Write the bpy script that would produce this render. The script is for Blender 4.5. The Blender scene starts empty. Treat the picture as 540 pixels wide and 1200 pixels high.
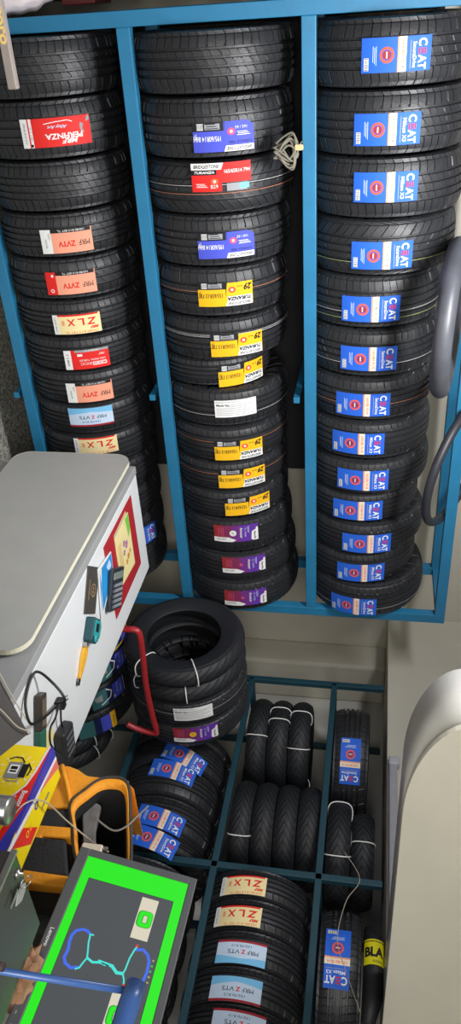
import bpy, bmesh, math, random
from mathutils import Vector, Matrix
random.seed(7)
sc = bpy.context.scene
col = sc.collection
R_ = math.radians
PI = math.pi

# ------------------------------------------------------------------ materials
def lin(c):
    return tuple((v/12.92 if v <= .04045 else ((v+.055)/1.055)**2.4) for v in [x/255 for x in c])
MATS = {}
def mat(name, rgb, rough=.5, metal=0.0, noise=0.0, nscale=20, bump=0.0, bscale=60, spec=.5, emit=0, wear=None, coat=0.0, stretch=(1,1,1)):
    if name in MATS: return MATS[name]
    m = bpy.data.materials.new(name); m.use_nodes = True
    nt = m.node_tree; b = nt.nodes['Principled BSDF']
    c = lin(rgb)
    b.inputs['Base Color'].default_value = (*c, 1)
    b.inputs['Roughness'].default_value = rough
    b.inputs['Metallic'].default_value = metal
    b.inputs['Specular IOR Level'].default_value = spec
    b.inputs['Coat Weight'].default_value = coat
    tc = nt.nodes.new('ShaderNodeTexCoord'); mp = nt.nodes.new('ShaderNodeMapping')
    mp.inputs['Scale'].default_value = stretch
    nt.links.new(tc.outputs['Object'], mp.inputs['Vector'])
    if noise or wear:
        n = nt.nodes.new('ShaderNodeTexNoise'); n.inputs['Scale'].default_value = nscale
        n.inputs['Detail'].default_value = 6
        nt.links.new(mp.outputs[0], n.inputs['Vector'])
        r = nt.nodes.new('ShaderNodeValToRGB')
        if wear:
            r.color_ramp.elements[0].position = .60; r.color_ramp.elements[1].position = .72
            r.color_ramp.elements[0].color = (*c, 1); r.color_ramp.elements[1].color = (*lin(wear), 1)
        else:
            r.color_ramp.elements[0].position = .3; r.color_ramp.elements[1].position = .7
            r.color_ramp.elements[0].color = (*[max(0, v*(1-noise)) for v in c], 1)
            r.color_ramp.elements[1].color = (*[min(1, v*(1+noise)) for v in c], 1)
        nt.links.new(n.outputs['Fac'], r.inputs[0]); nt.links.new(r.outputs[0], b.inputs['Base Color'])
    if bump:
        n2 = nt.nodes.new('ShaderNodeTexNoise'); n2.inputs['Scale'].default_value = bscale; n2.inputs['Detail'].default_value = 4
        nt.links.new(mp.outputs[0], n2.inputs['Vector'])
        bp = nt.nodes.new('ShaderNodeBump'); bp.inputs['Strength'].default_value = bump; bp.inputs['Distance'].default_value = .01
        nt.links.new(n2.outputs['Fac'], bp.inputs['Height']); nt.links.new(bp.outputs[0], b.inputs['Normal'])
    if emit:
        b.inputs['Emission Color'].default_value = (*c, 1); b.inputs['Emission Strength'].default_value = emit
    MATS[name] = m
    return m

rubber = mat('tread_rubber', (38, 39, 42), .46, noise=.18, nscale=14, bump=.12, bscale=90, spec=.5)
rubber2 = mat('sidewall_rubber', (28, 29, 32), .55, noise=.15, nscale=9, bump=.08, bscale=50, spec=.45)
moto_rubber = mat('motorcycle_rubber', (25, 27, 31), .6, noise=.15, nscale=16, bump=.1, bscale=90)
tube_rubber = mat('inner_tube_rubber', (74, 76, 82), .42, noise=.15, nscale=10, bump=.05, bscale=30)
blue_paint = mat('blue_rack_paint', (38, 116, 156), .42, noise=.08, nscale=7, bump=.05, bscale=40)
teal_paint = mat('teal_rack_paint', (26, 62, 74), .5, noise=.1, nscale=8)
wall_m = mat('wall_paint', (196, 191, 176), .75, noise=.05, nscale=2.5, bump=.06, bscale=25)
niche_m = mat('niche_wall_paint', (186, 184, 176), .8, noise=.08, nscale=3, bump=.06, bscale=25)
ceil_m = mat('ceiling_paint', (200, 198, 190), .85, noise=.03, nscale=2)
cream_m = mat('cream_enamel', (216, 211, 194), .55, noise=.04, nscale=3, stretch=(1, 1, 2))
pearl_m = mat('pearl_enamel', (205, 203, 196), .32, noise=.04, nscale=2)
grey_lam = mat('grey_laminate', (172, 172, 168), .5, noise=.03, nscale=9)
grey_lam2 = mat('grey_laminate_body', (158, 160, 160), .5, noise=.03, nscale=9)
edge_m = mat('cream_edge_band', (226, 222, 200), .5, noise=.03)
white_lam = mat('white_laminate', (226, 229, 230), .35, noise=.015, nscale=6)
white_p = mat('white_paper', (225, 226, 224), .6, noise=.02)
black_p = mat('black_plastic', (26, 26, 28), .4, noise=.1)
dgrey_p = mat('dark_grey_plastic', (74, 71, 70), .55, noise=.05, bump=.05, bscale=200)
bezel_m = mat('bezel_plastic', (72, 74, 76), .5, noise=.03, bump=.04, bscale=300)
steel = mat('steel', (175, 175, 172), .3, metal=.9, noise=.05)
string_m = mat('white_string', (225, 226, 222), .6, noise=.05)
cable_b = mat('black_cable', (24, 24, 24), .45, noise=.1)
cable_w = mat('grey_cable', (178, 166, 150), .5, noise=.05)

def floor_material():
    m = bpy.data.materials.new('speckled_granite'); m.use_nodes = True
    nt = m.node_tree; b = nt.nodes['Principled BSDF']; b.inputs['Roughness'].default_value = .35
    tc = nt.nodes.new('ShaderNodeTexCoord')
    v = nt.nodes.new('ShaderNodeTexVoronoi'); v.inputs['Scale'].default_value = 95
    n = nt.nodes.new('ShaderNodeTexNoise'); n.inputs['Scale'].default_value = 60; n.inputs['Detail'].default_value = 5
    nt.links.new(tc.outputs['Object'], v.inputs['Vector']); nt.links.new(tc.outputs['Object'], n.inputs['Vector'])
    r = nt.nodes.new('ShaderNodeValToRGB'); r.color_ramp.interpolation = 'CONSTANT'
    e = r.color_ramp.elements
    e[0].color = (*lin((70, 70, 66)), 1); e[1].position = .3; e[1].color = (*lin((150, 150, 142)), 1)
    x = e.new(.5); x.color = (*lin((190, 188, 176)), 1); x = e.new(.75); x.color = (*lin((120, 120, 114)), 1)
    mx = nt.nodes.new('ShaderNodeMix'); mx.data_type = 'RGBA'; mx.inputs[0].default_value = .35
    nt.links.new(v.outputs['Color'], r.inputs[0])
    nt.links.new(r.outputs[0], mx.inputs[6])
    r2 = nt.nodes.new('ShaderNodeValToRGB'); r2.color_ramp.elements[0].position = .42; r2.color_ramp.elements[1].position = .58
    r2.color_ramp.elements[0].color = (*lin((60, 60, 56)), 1); r2.color_ramp.elements[1].color = (*lin((215, 213, 200)), 1)
    nt.links.new(n.outputs['Fac'], r2.inputs[0]); nt.links.new(r2.outputs[0], mx.inputs[7])
    nt.links.new(mx.outputs[2], b.inputs['Base Color'])
    return m
granite = floor_material()

# ------------------------------------------------------------------ object helpers
def tag(o, label=None, cat=None, group=None, kind=None):
    if label: o['label'] = label
    if cat: o['category'] = cat
    if group: o['group'] = group
    if kind: o['kind'] = kind
    return o
def empty(name, loc=(0, 0, 0), rot=None):
    o = bpy.data.objects.new(name, None); col.objects.link(o); o.location = loc
    o.empty_display_size = .05
    if rot is not None: o.rotation_euler = rot
    return o
def link(name, me, parent=None, loc=(0, 0, 0)):
    o = bpy.data.objects.new(name, me); col.objects.link(o); o.location = loc
    if parent: o.parent = parent
    return o
class MB:
    def __init__(s): s.bm = bmesh.new(); s.mats = []
    def mi(s, m):
        if m not in s.mats: s.mats.append(m)
        return s.mats.index(m)
    def add(s, fn, m, smooth=False):
        n0 = len(s.bm.faces); fn(s.bm); s.bm.faces.ensure_lookup_table()
        i = s.mi(m)
        for f in s.bm.faces[n0:]:
            f.material_index = i; f.smooth = smooth
        return s
    def box(s, a, b, m, bevel=0, seg=2, M=None):
        t = bmesh.new()
        bmesh.ops.create_cube(t, size=1)
        a = Vector(a); b = Vector(b)
        for v in t.verts: v.co = Vector(((a[i]+b[i])/2 + v.co[i]*(b[i]-a[i])) for i in range(3))
        if bevel: bmesh.ops.bevel(t, geom=t.edges[:], offset=bevel, segments=seg, profile=.5, affect='EDGES')
        if M is not None: t.transform(M)
        s.merge(t, m); return s
    def merge(s, t, m, smooth=False):
        i = s.mi(m)
        vm = {}
        for v in t.verts: vm[v] = s.bm.verts.new(v.co)
        for f in t.faces:
            try: g = s.bm.faces.new([vm[v] for v in f.verts])
            except ValueError: continue
            g.material_index = i; g.smooth = smooth or f.smooth
        t.free()
    def tube(s, pts, r, m, n=10, closed=False, cap=True):
        P = [Vector(p) for p in pts]; N = len(P); i0 = s.mi(m)
        rr = r if isinstance(r, (list, tuple)) else [r]*N
        rings = []; up = None
        for k in range(N):
            if closed: d = P[(k+1) % N]-P[k-1]
            else: d = P[min(k+1, N-1)]-P[max(k-1, 0)]
            d.normalize()
            if up is None:
                up = Vector((0, 0, 1)) if abs(d.z) < .9 else Vector((1, 0, 0))
            a = d.cross(up)
            if a.length < 1e-4: a = d.cross(Vector((.3, .8, .5)))
            a.normalize(); bb = a.cross(d).normalized(); up = bb
            rings.append([s.bm.verts.new(P[k]+(a*math.cos(2*PI*j/n)+bb*math.sin(2*PI*j/n))*rr[k]) for j in range(n)])
        for k in range(N if closed else N-1):
            A = rings[k]; B = rings[(k+1) % N]
            off = 0
            if closed and k == N-1:
                off = min(range(n), key=lambda o: (A[0].co-B[o].co).length)
            for j in range(n):
                f = s.bm.faces.new((A[j], A[(j+1) % n], B[(j+1+off) % n], B[(j+off) % n])); f.smooth = True; f.material_index = i0
        if cap and not closed:
            for rg in (rings[0][::-1], rings[-1]):
                f = s.bm.faces.new(rg); f.material_index = i0
        return s
    def prism(s, pts, axis, a, b, m, bevel=0, seg=2, M=None):
        """polygon pts (2-D) extruded along axis from a to b; pts are the other two axes in order"""
        t = bmesh.new()
        def P(p, w):
            q = [p[0], p[1]]; q.insert(axis, w); return q
        A = [t.verts.new(P(p, a)) for p in pts]; B = [t.verts.new(P(p, b)) for p in pts]
        t.faces.new(A[::-1]); t.faces.new(B); n = len(pts)
        for k in range(n): t.faces.new((A[k], A[(k+1) % n], B[(k+1) % n], B[k]))
        bmesh.ops.recalc_face_normals(t, faces=t.faces[:])
        if bevel: bmesh.ops.bevel(t, geom=t.edges[:], offset=bevel, segments=seg, profile=.5, affect='EDGES')
        if M is not None: t.transform(M)
        s.merge(t, m); return s
    def lathe(s, prof, m, n=24, M=None):
        t = bmesh.new(); rings = []
        for r, z in prof:
            rings.append([t.verts.new((r*math.cos(2*PI*k/n), r*math.sin(2*PI*k/n), z)) for k in range(n)] if r > 1e-5 else [t.verts.new((0, 0, z))])
        for A, B in zip(rings, rings[1:]):
            for k in range(n):
                if len(A) == 1 and len(B) == 1: continue
                if len(A) == 1: f = t.faces.new((A[0], B[k], B[(k+1) % n]))
                elif len(B) == 1: f = t.faces.new((A[k], A[(k+1) % n], B[0]))
                else: f = t.faces.new((A[k], A[(k+1) % n], B[(k+1) % n], B[k]))
                f.smooth = True
        bmesh.ops.recalc_face_normals(t, faces=t.faces[:])
        if M is not None: t.transform(M)
        s.merge(t, m, True); return s
    def build(s, name, parent=None, loc=(0, 0, 0), recalc=True):
        if recalc: bmesh.ops.recalc_face_normals(s.bm, faces=s.bm.faces[:])
        me = bpy.data.meshes.new(name); s.bm.to_mesh(me); s.bm.free()
        for m in s.mats: me.materials.append(m)
        return link(name, me, parent, loc)

def rrect(w, h, r, n=6, cx=0, cy=0):
    out = []
    for sx, sy, a0 in ((1, 1, 0), (-1, 1, 90), (-1, -1, 180), (1, -1, 270)):
        for k in range(n+1):
            a = R_(a0+90*k/n)
            out.append((cx+sx*(w/2-r)+r*math.cos(a), cy+sy*(h/2-r)+r*math.sin(a)))
    return out
def curve_pts(P, n=8, closed=False):
    P = [Vector(p) for p in P]; out = []; N = len(P)
    rng = range(N if closed else N-1)
    for k in rng:
        g = lambda i: P[i % N] if closed else P[max(0, min(N-1, i))]
        a, b, c, d = g(k-1), g(k), g(k+1), g(k+2)
        for j in range(n):
            t = j/n
            out.append(.5*((2*b)+(c-a)*t+(2*a-5*b+4*c-d)*t*t+(3*b-a-3*c+d)*t**3))
    if not closed: out.append(P[-1])
    return out

# ------------------------------------------------------------------ lettering
_fc = {}
def text_geo(s, shear=0.0, bold=0.0):
    k = (s, shear, bold)
    if k in _fc: return _fc[k]
    cu = bpy.data.curves.new('t', 'FONT'); cu.body = s; cu.size = 1; cu.shear = shear; cu.offset = bold
    cu.align_x = 'CENTER'; cu.align_y = 'CENTER'; cu.resolution_u = 3
    o = bpy.data.objects.new('t', cu); col.objects.link(o)
    dg = bpy.context.evaluated_depsgraph_get(); dg.update()
    me = o.evaluated_get(dg).to_mesh()
    vs = [tuple(v.co)[:2] for v in me.vertices]; fs = [tuple(p.vertices) for p in me.polygons]
    o.to_mesh_clear() if False else None
    bpy.data.objects.remove(o); bpy.data.curves.remove(cu)
    x0 = min(v[0] for v in vs); x1 = max(v[0] for v in vs); y0 = min(v[1] for v in vs); y1 = max(v[1] for v in vs)
    vs = [((x-(x0+x1)/2), (y-(y0+y1)/2)) for x, y in vs]
    _fc[k] = (vs, fs, x1-x0, y1-y0)
    return _fc[k]

class Flat:
    """flat artwork: t to the right, s up; layers keep their order"""
    def __init__(s): s.el = []
    def poly(s, pts, m, z): s.el.append(([(a, b) for a, b in pts], [tuple(range(len(pts)))], m, z)); return s
    def rect(s, t0, s0, t1, s1, m, z): return s.poly([(t0, s0), (t1, s0), (t1, s1), (t0, s1)], m, z)
    def text(s, st, t, ss, w, h, rd, m, z, shear=0, bold=0.0):
        """w along the reading direction, h letter height; rd = rotation in degrees of reading direction from +t"""
        vs, fs, W, H = text_geo(st, shear, bold)
        a = R_(rd); ca, sa = math.cos(a), math.sin(a)
        out = []
        for x, y in vs:
            x = x*w/W; y = y*h/H
            out.append((t+x*ca-y*sa, ss+x*sa+y*ca))
        s.el.append((out, fs, m, z)); return s
    def ring(s, t, ss, r0, r1, m, z, n=20, ey=1):
        vs = []; fs = []
        for k in range(n):
            a = 2*PI*k/n
            vs += [(t+r0*math.cos(a), ss+ey*r0*math.sin(a)), (t+r1*math.cos(a), ss+ey*r1*math.sin(a))]
        for k in range(n): fs.append((2*k, 2*k+1, (2*k+3) % (2*n), (2*k+2) % (2*n)))
        s.el.append((vs, fs, m, z)); return s
    def disc(s, t, ss, r, m, z, n=20, ey=1):
        return s.poly([(t+r*math.cos(2*PI*k/n), ss+ey*r*math.sin(2*PI*k/n)) for k in range(n)], m, z)
    def line(s, pts, w, m, z):
        for (a, b), (c, d) in zip(pts, pts[1:]):
            dx, dy = c-a, d-b; L = math.hypot(dx, dy) or 1; nx, ny = -dy/L*w/2, dx/L*w/2; ex, ey = dx/L*w*.3, dy/L*w*.3
            s.poly([(a-ex-nx, b-ey-ny), (c+ex-nx, d+ey-ny), (c+ex+nx, d+ey+ny), (a-ex+nx, b-ey+ny)], m, z)
        return s
    def mesh(s, name, cyl=None, lz=.0004, tilt=0, base=.0015):
        mb = MB(); bm = mb.bm
        ct, st_ = math.cos(R_(tilt)), math.sin(R_(tilt))
        for vs, fs, m, z in s.el:
            mi = mb.mi(m)
            V = [bm.verts.new((a*ct-b*st_, a*st_+b*ct, z)) for a, b in vs]
            for f in fs:
                try: g = bm.faces.new([V[i] for i in f])
                except ValueError: continue
                g.material_index = mi
        if cyl:
            k = -.16
            while k < .161:
                bmesh.ops.bisect_plane(bm, geom=bm.verts[:]+bm.edges[:]+bm.faces[:], dist=1e-6, plane_co=(0, k, 0), plane_no=(0, 1, 0))
                k += .014
        for v in bm.verts:
            a, b, z = v.co
            if cyl:
                r = cyl+base+z*lz; p = b/cyl
                v.co = (a, -r*math.cos(p), r*math.sin(p))
            else: v.co = (a, b, z*lz)
        bm.normal_update()
        for f in bm.faces:
            if cyl:
                c = f.calc_center_median()
                if f.normal.dot(Vector((0, c.y, c.z))) < 0: f.normal_flip()
            elif f.normal.z < 0: f.normal_flip()
        me = bpy.data.meshes.new(name); bm.to_mesh(me); bm.free()
        for m in mb.mats: me.materials.append(m)
        return me

# sticker colours
K = lambda n, c: mat('print_'+n, c, .6, spec=.3, noise=.03, nscale=12)
pb = K('blue', (40, 98, 208)); pw = K('white', (232, 232, 230)); po = K('orange', (232, 160, 120)); pbe = K('beige', (232, 218, 196))
pr = K('red', (222, 40, 36)); pdr = K('dark_red', (160, 40, 50)); psal = K('salmon', (236, 158, 130)); pk = K('black', (28, 28, 30))
ppu = K('purple', (98, 52, 158)); pma = K('maroon', (150, 48, 52)); pye = K('yellow', (240, 184, 28)); pcr = K('cream', (240, 222, 166))
pbl = K('royal', (74, 84, 198)); psky = K('sky', (120, 190, 232)); pgr = K('grey', (150, 152, 156)); plb = K('pale_blue', (196, 214, 236))
pgreen = K('green', (40, 132, 84)); ppk = K('pink', (200, 80, 120)); pdb = K('dark_blue', (30, 40, 84)); pteal = K('teal', (60, 110, 110))
pgn2 = K('lime', (120, 200, 60)); porg = K('deep_orange', (232, 90, 50))

def barcode(f, t0, s0, t1, s1, z, vertical=False):
    f.rect(t0, s0, t1, s1, pw, z)
    n = 7; rnd = random.Random(3)
    for k in range(n):
        a = (k+.3+.2*rnd.random())/n
        b = a+.4/n
        if vertical: f.rect(t0+.002, s0+(s1-s0)*a, t1-.002, s0+(s1-s0)*b, pk, z+1)
        else: f.rect(t0+(t1-t0)*a, s0+.002, t0+(t1-t0)*b, s1-.002, pk, z+1)
def small_lines(f, t0, t1, ss, m, z, w=.0022, gap=.006, n=3, along='t'):
    for k in range(n):
        o = ss-k*gap
        if along == 't': f.rect(t0+.004*(k % 2), o, t1-.006*(k % 3), o+w, m, z)
        else: f.rect(o, t0+.004*(k % 2), o+w, t1-.006*(k % 3), m, z)

def L_ceat(sub='SecuraDrive'):
    f = Flat(); W, H = .058, .132
    f.rect(-W, -H, W, H, pb, 0)
    f.text('C', -.036, .098, .026, .034, 0, pw, 2, bold=.03)
    f.rect(-.0175, .083, .003, .0885, pr, 2); f.rect(-.0175, .0945, .003, .100, pr, 2); f.rect(-.0175, .106, .003, .1115, pr, 2)
    f.text('AT', .029, .097, .048, .032, 0, pw, 2, bold=.03)
    f.text(sub, .004, .067, .085, .015, 0, pw, 2, bold=.015)
    f.rect(-.045, .050, .05, .0525, pgr, 2)
    f.rect(-W, .008, W, .036, pbe, 1); f.rect(-W, .003, W, .010, po, 2); f.text('165/80 R14', 0, .024, .09, .012, 0, porg, 3)
    f.ring(0, -.036, .019, .027, porg, 2); f.disc(0, -.036, .016, pma, 2); f.rect(-.011, -.039, .011, -.034, plb, 3)
    small_lines(f, -.03, .034, -.077, plb, 2, n=3)
    barcode(f, .008, -.122, .05, -.104, 2)
    return f
def L_mrf(side='white'):
    f = Flat(); W, H = .053, .118
    f.rect(-W, -H, W, H, psal, 0)
    f.rect(-W, -H+.048, -W+.016, H-.005, pk, 1); f.text('165/80 R14 85T TL', -W+.008, .024, .12, .009, -90, pw, 2)
    f.rect(-W, -H, W, -H+.05, pw if side == 'white' else pr, 1)
    if side == 'white':
        f.text('wanda', .008, -H+.025, .042, .010, 0, pgreen, 2); small_lines(f, -.04, -.006, -H+.042, pgr, 2, n=2)
    else:
        f.disc(.034, -H+.026, .009, pw, 2); f.disc(.034, -H+.026, .005, pr, 3); f.rect(-.042, -H+.03, -.03, -H+.04, pw, 2)
    f.text('MRF', .012, .078, .05, .024, -90, pk, 2); f.text('ZVTV', .012, .000, .078, .025, -90, pr, 2, bold=.03)
    return f
def L_zlx():
    f = Flat(); W, H = .048, .116
    f.rect(-W, -H, W, H, pcr, 0); f.rect(-W, -H, W, -H+.026, pw, 1)
    f.text('1234 567', 0, -H+.013, .07, .007, 0, pk, 2)
    f.rect(-W, -H+.026, -W+.008, H-.01, pr, 1)
    f.text('Z', -.010, .072, .05, .034, -90, pr, 2, shear=.2, bold=.03); f.text('L', -.010, .022, .03, .034, -90, pr, 2, bold=.02); f.text('X', -.010, -.026, .040, .034, -90, pr, 2, bold=.02)
    f.text('MRF', .020, .082, .042, .014, -90, pr, 2, shear=.3, bold=.04)
    f.text('155/80 R13 79T TL', .039, .018, .16, .010, -90, porg, 2)
    f.rect(-.020, -.072, .004, -.058, po, 2)
    return f
def L_perfinza():
    f = Flat(); W, H = .056, .150
    f.rect(-W, -H, W, H, pr, 0); f.rect(-W, -H, W, -H+.03, pw, 1); f.rect(-W, -H+.036, W, -H+.048, pw, 1)
    f.text('195/65 R15 91V', 0, -H+.016, .08, .008, 0, pk, 2); f.text('2118', 0, -H+.042, .05, .006, 0, pgr, 2)
    f.disc(.047, -H+.040, .006, pk, 2)
    f.text('MRF', .036, .052, .07, .020, -90, pw, 2, shear=.3, bold=.04)
    f.text('PERFINZA', .016, .030, .160, .022, -90, pw, 2, bold=.03)
    f.text('Alloy Art', -.022, .005, .085, .016, -90, plb, 2, shear=.4, bold=.02)
    f.line([(-.034, -.05), (-.040, 0), (-.043, .05), (-.036, .07)], .003, pw, 2)
    f.poly([(-.03, .104), (-.022, .118), (-.005, .112), (.012, .12), (.008, .106), (-.012, .10)], pgr, 2)
    f.poly([(-.05, .137), (-.03, .13), (-.034, .146), (-.052, .148)], pgr, 2)
    return f
def L_redmrf():
    f = Flat(); W, H = .050, .112
    f.rect(-W, -H, W, H, pr, 0); f.rect(-W, -H, W, -H+.036, pw, 1)
    f.text('1180', 0, -H+.018, .06, .010, 0, pk, 2)
    f.rect(-W, -H+.055, -W+.012, H, pgr, 1); f.text('145/80 R12', -W+.006, .03, .07, .008, -90, pw, 2)
    f.text('STEEL RADIAL TUBELESS', .004, .026, .130, .009, -90, pw, 2); f.text('ZCC', .022, -.005, .06, .012, -90, pw, 2)
    f.rect(.016, .026, .034, .095, pw, 1); f.text('MUSCLE', .025, .060, .062, .013, -90, pr, 2, bold=.03)
    f.text('MRF', -.022, .075, .03, .012, -90, pw, 2, shear=.3); f.rect(-.030, -.045, -.018, -.02, pw, 2)
    return f
def L_blue(flip=False):
    f = Flat(); W, H = .052, .116; q = -1 if flip else 1
    f.rect(-W, -H, W, H, plb, 0); f.poly([(-W*q, -H), (-W*q, H), (-.018*q, H), (-.030*q, 0), (-.014*q, -H)], psky, 1)
    f.rect(min(W*q, (W-.010)*q), -H, max(W*q, (W-.010)*q), H, pdr, 1)
    f.text('MRF', .000, .055, .05, .018, -90, pk, 2); f.text('Z', .0, .012, .02, .018, -90, pr, 2, bold=.03); f.text('VTS', .0, -.032, .055, .018, -90, pk, 2)
    f.text('155/70 R13', .026*q, .0, .09, .010, -90, pdb, 2)
    return f
def L_bridge(kind='blue'):
    f = Flat(); W, H = .056, .128
    base, tx = {'blue': (pbl, pw), 'yellow': (pye, pk)}[kind]
    # lower part carries the size, upper part the name
    f.rect(-W+.034, -H, W, .0, base, 0)
    f.poly([(-W, 0), (W, -.004), (W, H), (-W+.018, H), (-W, H-.03)] if kind == 'blue' else [(-W+.006, .008), (W, -.004), (W, H), (-W+.006, H)], base, 0)
    f.rect(-W, -H, -W+.034, .004, pk, 0)
    f.rect(-W+.006, -H+.05, -W+.028, -H+.112, pgr, 1); small_lines(f, -H+.054, -H+.106, -W+.022, pk, 2, w=.003, gap=.008, n=3, along='s')
    barcode(f, -W+.005, -H+.018, -W+.029, -H+.044, 1, True)
    f.poly([(W, -.002), (W, H-.002), (W-.022, H-.002), (W-.022, .006)], pw, 1)
    f.text('BRIDGESTONE', W-.011, .062, .108, .013, -90, pk, 2, shear=.25, bold=.02)
    f.text('195/60R14 86H' if kind == 'blue' else '155/65R13 73T', .006, -H+.058, .112, .020, -90, tx, 2, bold=.01)
    small_lines(f, -.014, .012, -H+.012, tx, 2, n=2)
    f.disc(-.018, .030, .014, porg if kind == 'yellow' else ppk, 2, ey=1.2); f.disc(-.018, .030, .006, pw, 3)
    if kind == 'yellow':
        f.rect(W-.044, .008, W-.022, H-.004, pw, 1); f.text('TURANZA', W-.033, .064, .110, .017, -90, pk, 2, shear=.3, bold=.05)
        f.text('29', -.026, .104, .040, .030, -90, pk, 2, shear=.3, bold=.04); f.text('Sturdo', -.03, .066, .028, .008, -90, pk, 2)
    else:
        f.text('TURANZA T005', W-.034, .068, .10, .011, -90, pk, 2, shear=.2); f.text('165 / 65', -.032, .072, .05, .010, -90, pw, 2)
        small_lines(f, .054, .11, -.004, pw, 2, n=3, along='s')
    return f
def L_bridgered():
    f = Flat(); W, H = .056, .128
    f.rect(-W, -H, W, 0, pr, 0); f.rect(-W, 0, W-.034, H, pr, 0)
    f.poly([(-W, -H), (-W, .010), (-W+.026, 0), (-W+.026, -H)], pw, 1)
    f.rect(-W+.026, -H, -W+.046, -.02, pk, 1); f.rect(W-.030, .02, W, H-.02, pgr, 1); f.rect(W-.028, .075, W-.006, H-.01, psky, 2)
    f.text('BRIDGESTONE', -W+.013, -.062, .110, .014, 90, pk, 2, shear=.25, bold=.02)
    f.text('TURANZA', -W+.036, -.072, .085, .010, 90, pw, 2, shear=.25, bold=.03)
    f.text('165/65R14 79H', -W+.034, .068, .11, .015, 90, pw, 2, bold=.01)
    f.disc(.016, -.030, .013, porg, 2, ey=1.3); f.disc(.016, -.030, .006, pw, 3)
    f.text('B29', .036, -.032, .03, .014, 90, pw, 2); small_lines(f, -.11, -.06, .036, pw, 2, n=3, along='s')
    return f
def L_white():
    f = Flat(); W, H = .046, .106
    f.rect(-W, -H, W, H, pw, 0)
    f.text('BRIDGESTONE INDIA', -.036, -.045, .11, .007, 90, pgr, 2); f.text('Made for', -.020, -.064, .065, .012, 90, pk, 2, bold=.02)
    for k in range(7): f.rect(-.022+k*.009, -.098+.05*(k < 2), -.0195+k*.009, .094-.02*(k % 3), pgr, 2)
    return f
def L_apollo(dot=None):
    f = Flat(); W, H = .054, .124
    for k, m_ in enumerate((pma, K('plum', (128, 46, 84)), K('violet', (112, 50, 130)), ppu, ppu)):
        f.rect(-W, -H+k*.0496, W, -H+(k+1)*.0496, m_, 0)
    f.poly([(W-.030, -H), (W, -H), (W, -.02), (W-.012, 0), (W-.030, -.04)], pw, 1); f.text('55320', W-.018, -H+.042, .05, .010, 90, pk, 2)
    f.poly([(-.030, H), (W, H), (W, H-.028), (W-.01, H-.040), (-.006, H-.036), (-.018, H-.012), (-.030, H-.012)], pw, 1)
    f.text('Apollo', .022, H-.020, .056, .015, 0, pk, 2, bold=.03)
    f.text('Amazer', -.004, .030, .07, .016, 0, pw, 2, bold=.01); f.text('XL 145/80', -.006, .052, .06, .009, 0, plb, 2)
    small_lines(f, -.045, .0, .07, plb, 2, n=2); small_lines(f, -.04, .02, -.07, ppk, 2, n=4, w=.003, gap=.010)
    f.disc(-.004, -.016, .019 if dot else .010, dot or ppk, 2); 
    if dot: f.text('AL', -.004, -.016, .018, .009, 40, pk, 3)
    return f
def L_michelin(kind=0):
    f = Flat(); W, H = .062, .115
    f.rect(-W, -H, W, H, pdb, 0); f.rect(-W, -H, W, -.02, pteal, 1); f.rect(-W+.006, .02, W-.006, H-.022, pbl, 1)
    if kind == 2: f.rect(-W, H-.034, W, H, pye, 2); f.text('4 Years', 0, H-.017, .06, .012, 0, pk, 3)
    elif kind == 0: f.rect(-W, H-.010, W, H, pye, 2); f.rect(W-.008, -H, W, H, pye, 2); f.poly([(-.02, -.10), (.03, -.09), (.02, -.03), (-.03, -.04)], psal, 2); f.disc(0, .045, .024, ppu, 2)
    else:
        f.line([(-.05, -.02), (-.02, .012), (.02, .0), (.045, -.06)], .007, pw, 2); f.ring(.036, .028, .004, .008, pw, 2)
        f.text('Energy', -.01, .052, .07, .014, 0, plb, 3); f.text('XM2+', .01, .078, .05, .010, 0, plb, 3); f.rect(-W+.01, H-.010, W-.01, H-.007, pw, 2)
        f.poly([(-.02, -.10), (.012, -.09), (.02, -.05), (-.03, -.05)], pgr, 2)
    return f

ARTS = {'ceat': L_ceat(), 'ceat2': L_ceat('Milaze X3'), 'mrf': L_mrf(), 'mrfred': L_mrf('red'), 'zlx': L_zlx(), 'perf': L_perfinza(), 'redmrf': L_redmrf(),
        'sky': L_blue(), 'sky2': L_blue(True), 'bblue': L_bridge('blue'), 'byel': L_bridge('yellow'), 'bred': L_bridgered(), 'white': L_white(),
        'apollo': L_apollo(), 'apollo_w': L_apollo(pw), 'apollo_y': L_apollo(pye), 'mi0': L_michelin(0), 'mi1': L_michelin(1), 'mi2': L_michelin(2)}
_lab = {}
def sticker_mesh(kind, R, tilt=0):
    k = (kind, round(R, 3), tilt)
    if k not in _lab: _lab[k] = ARTS[kind].mesh('paper_sticker', cyl=R, tilt=tilt)
    return _lab[k]

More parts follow.
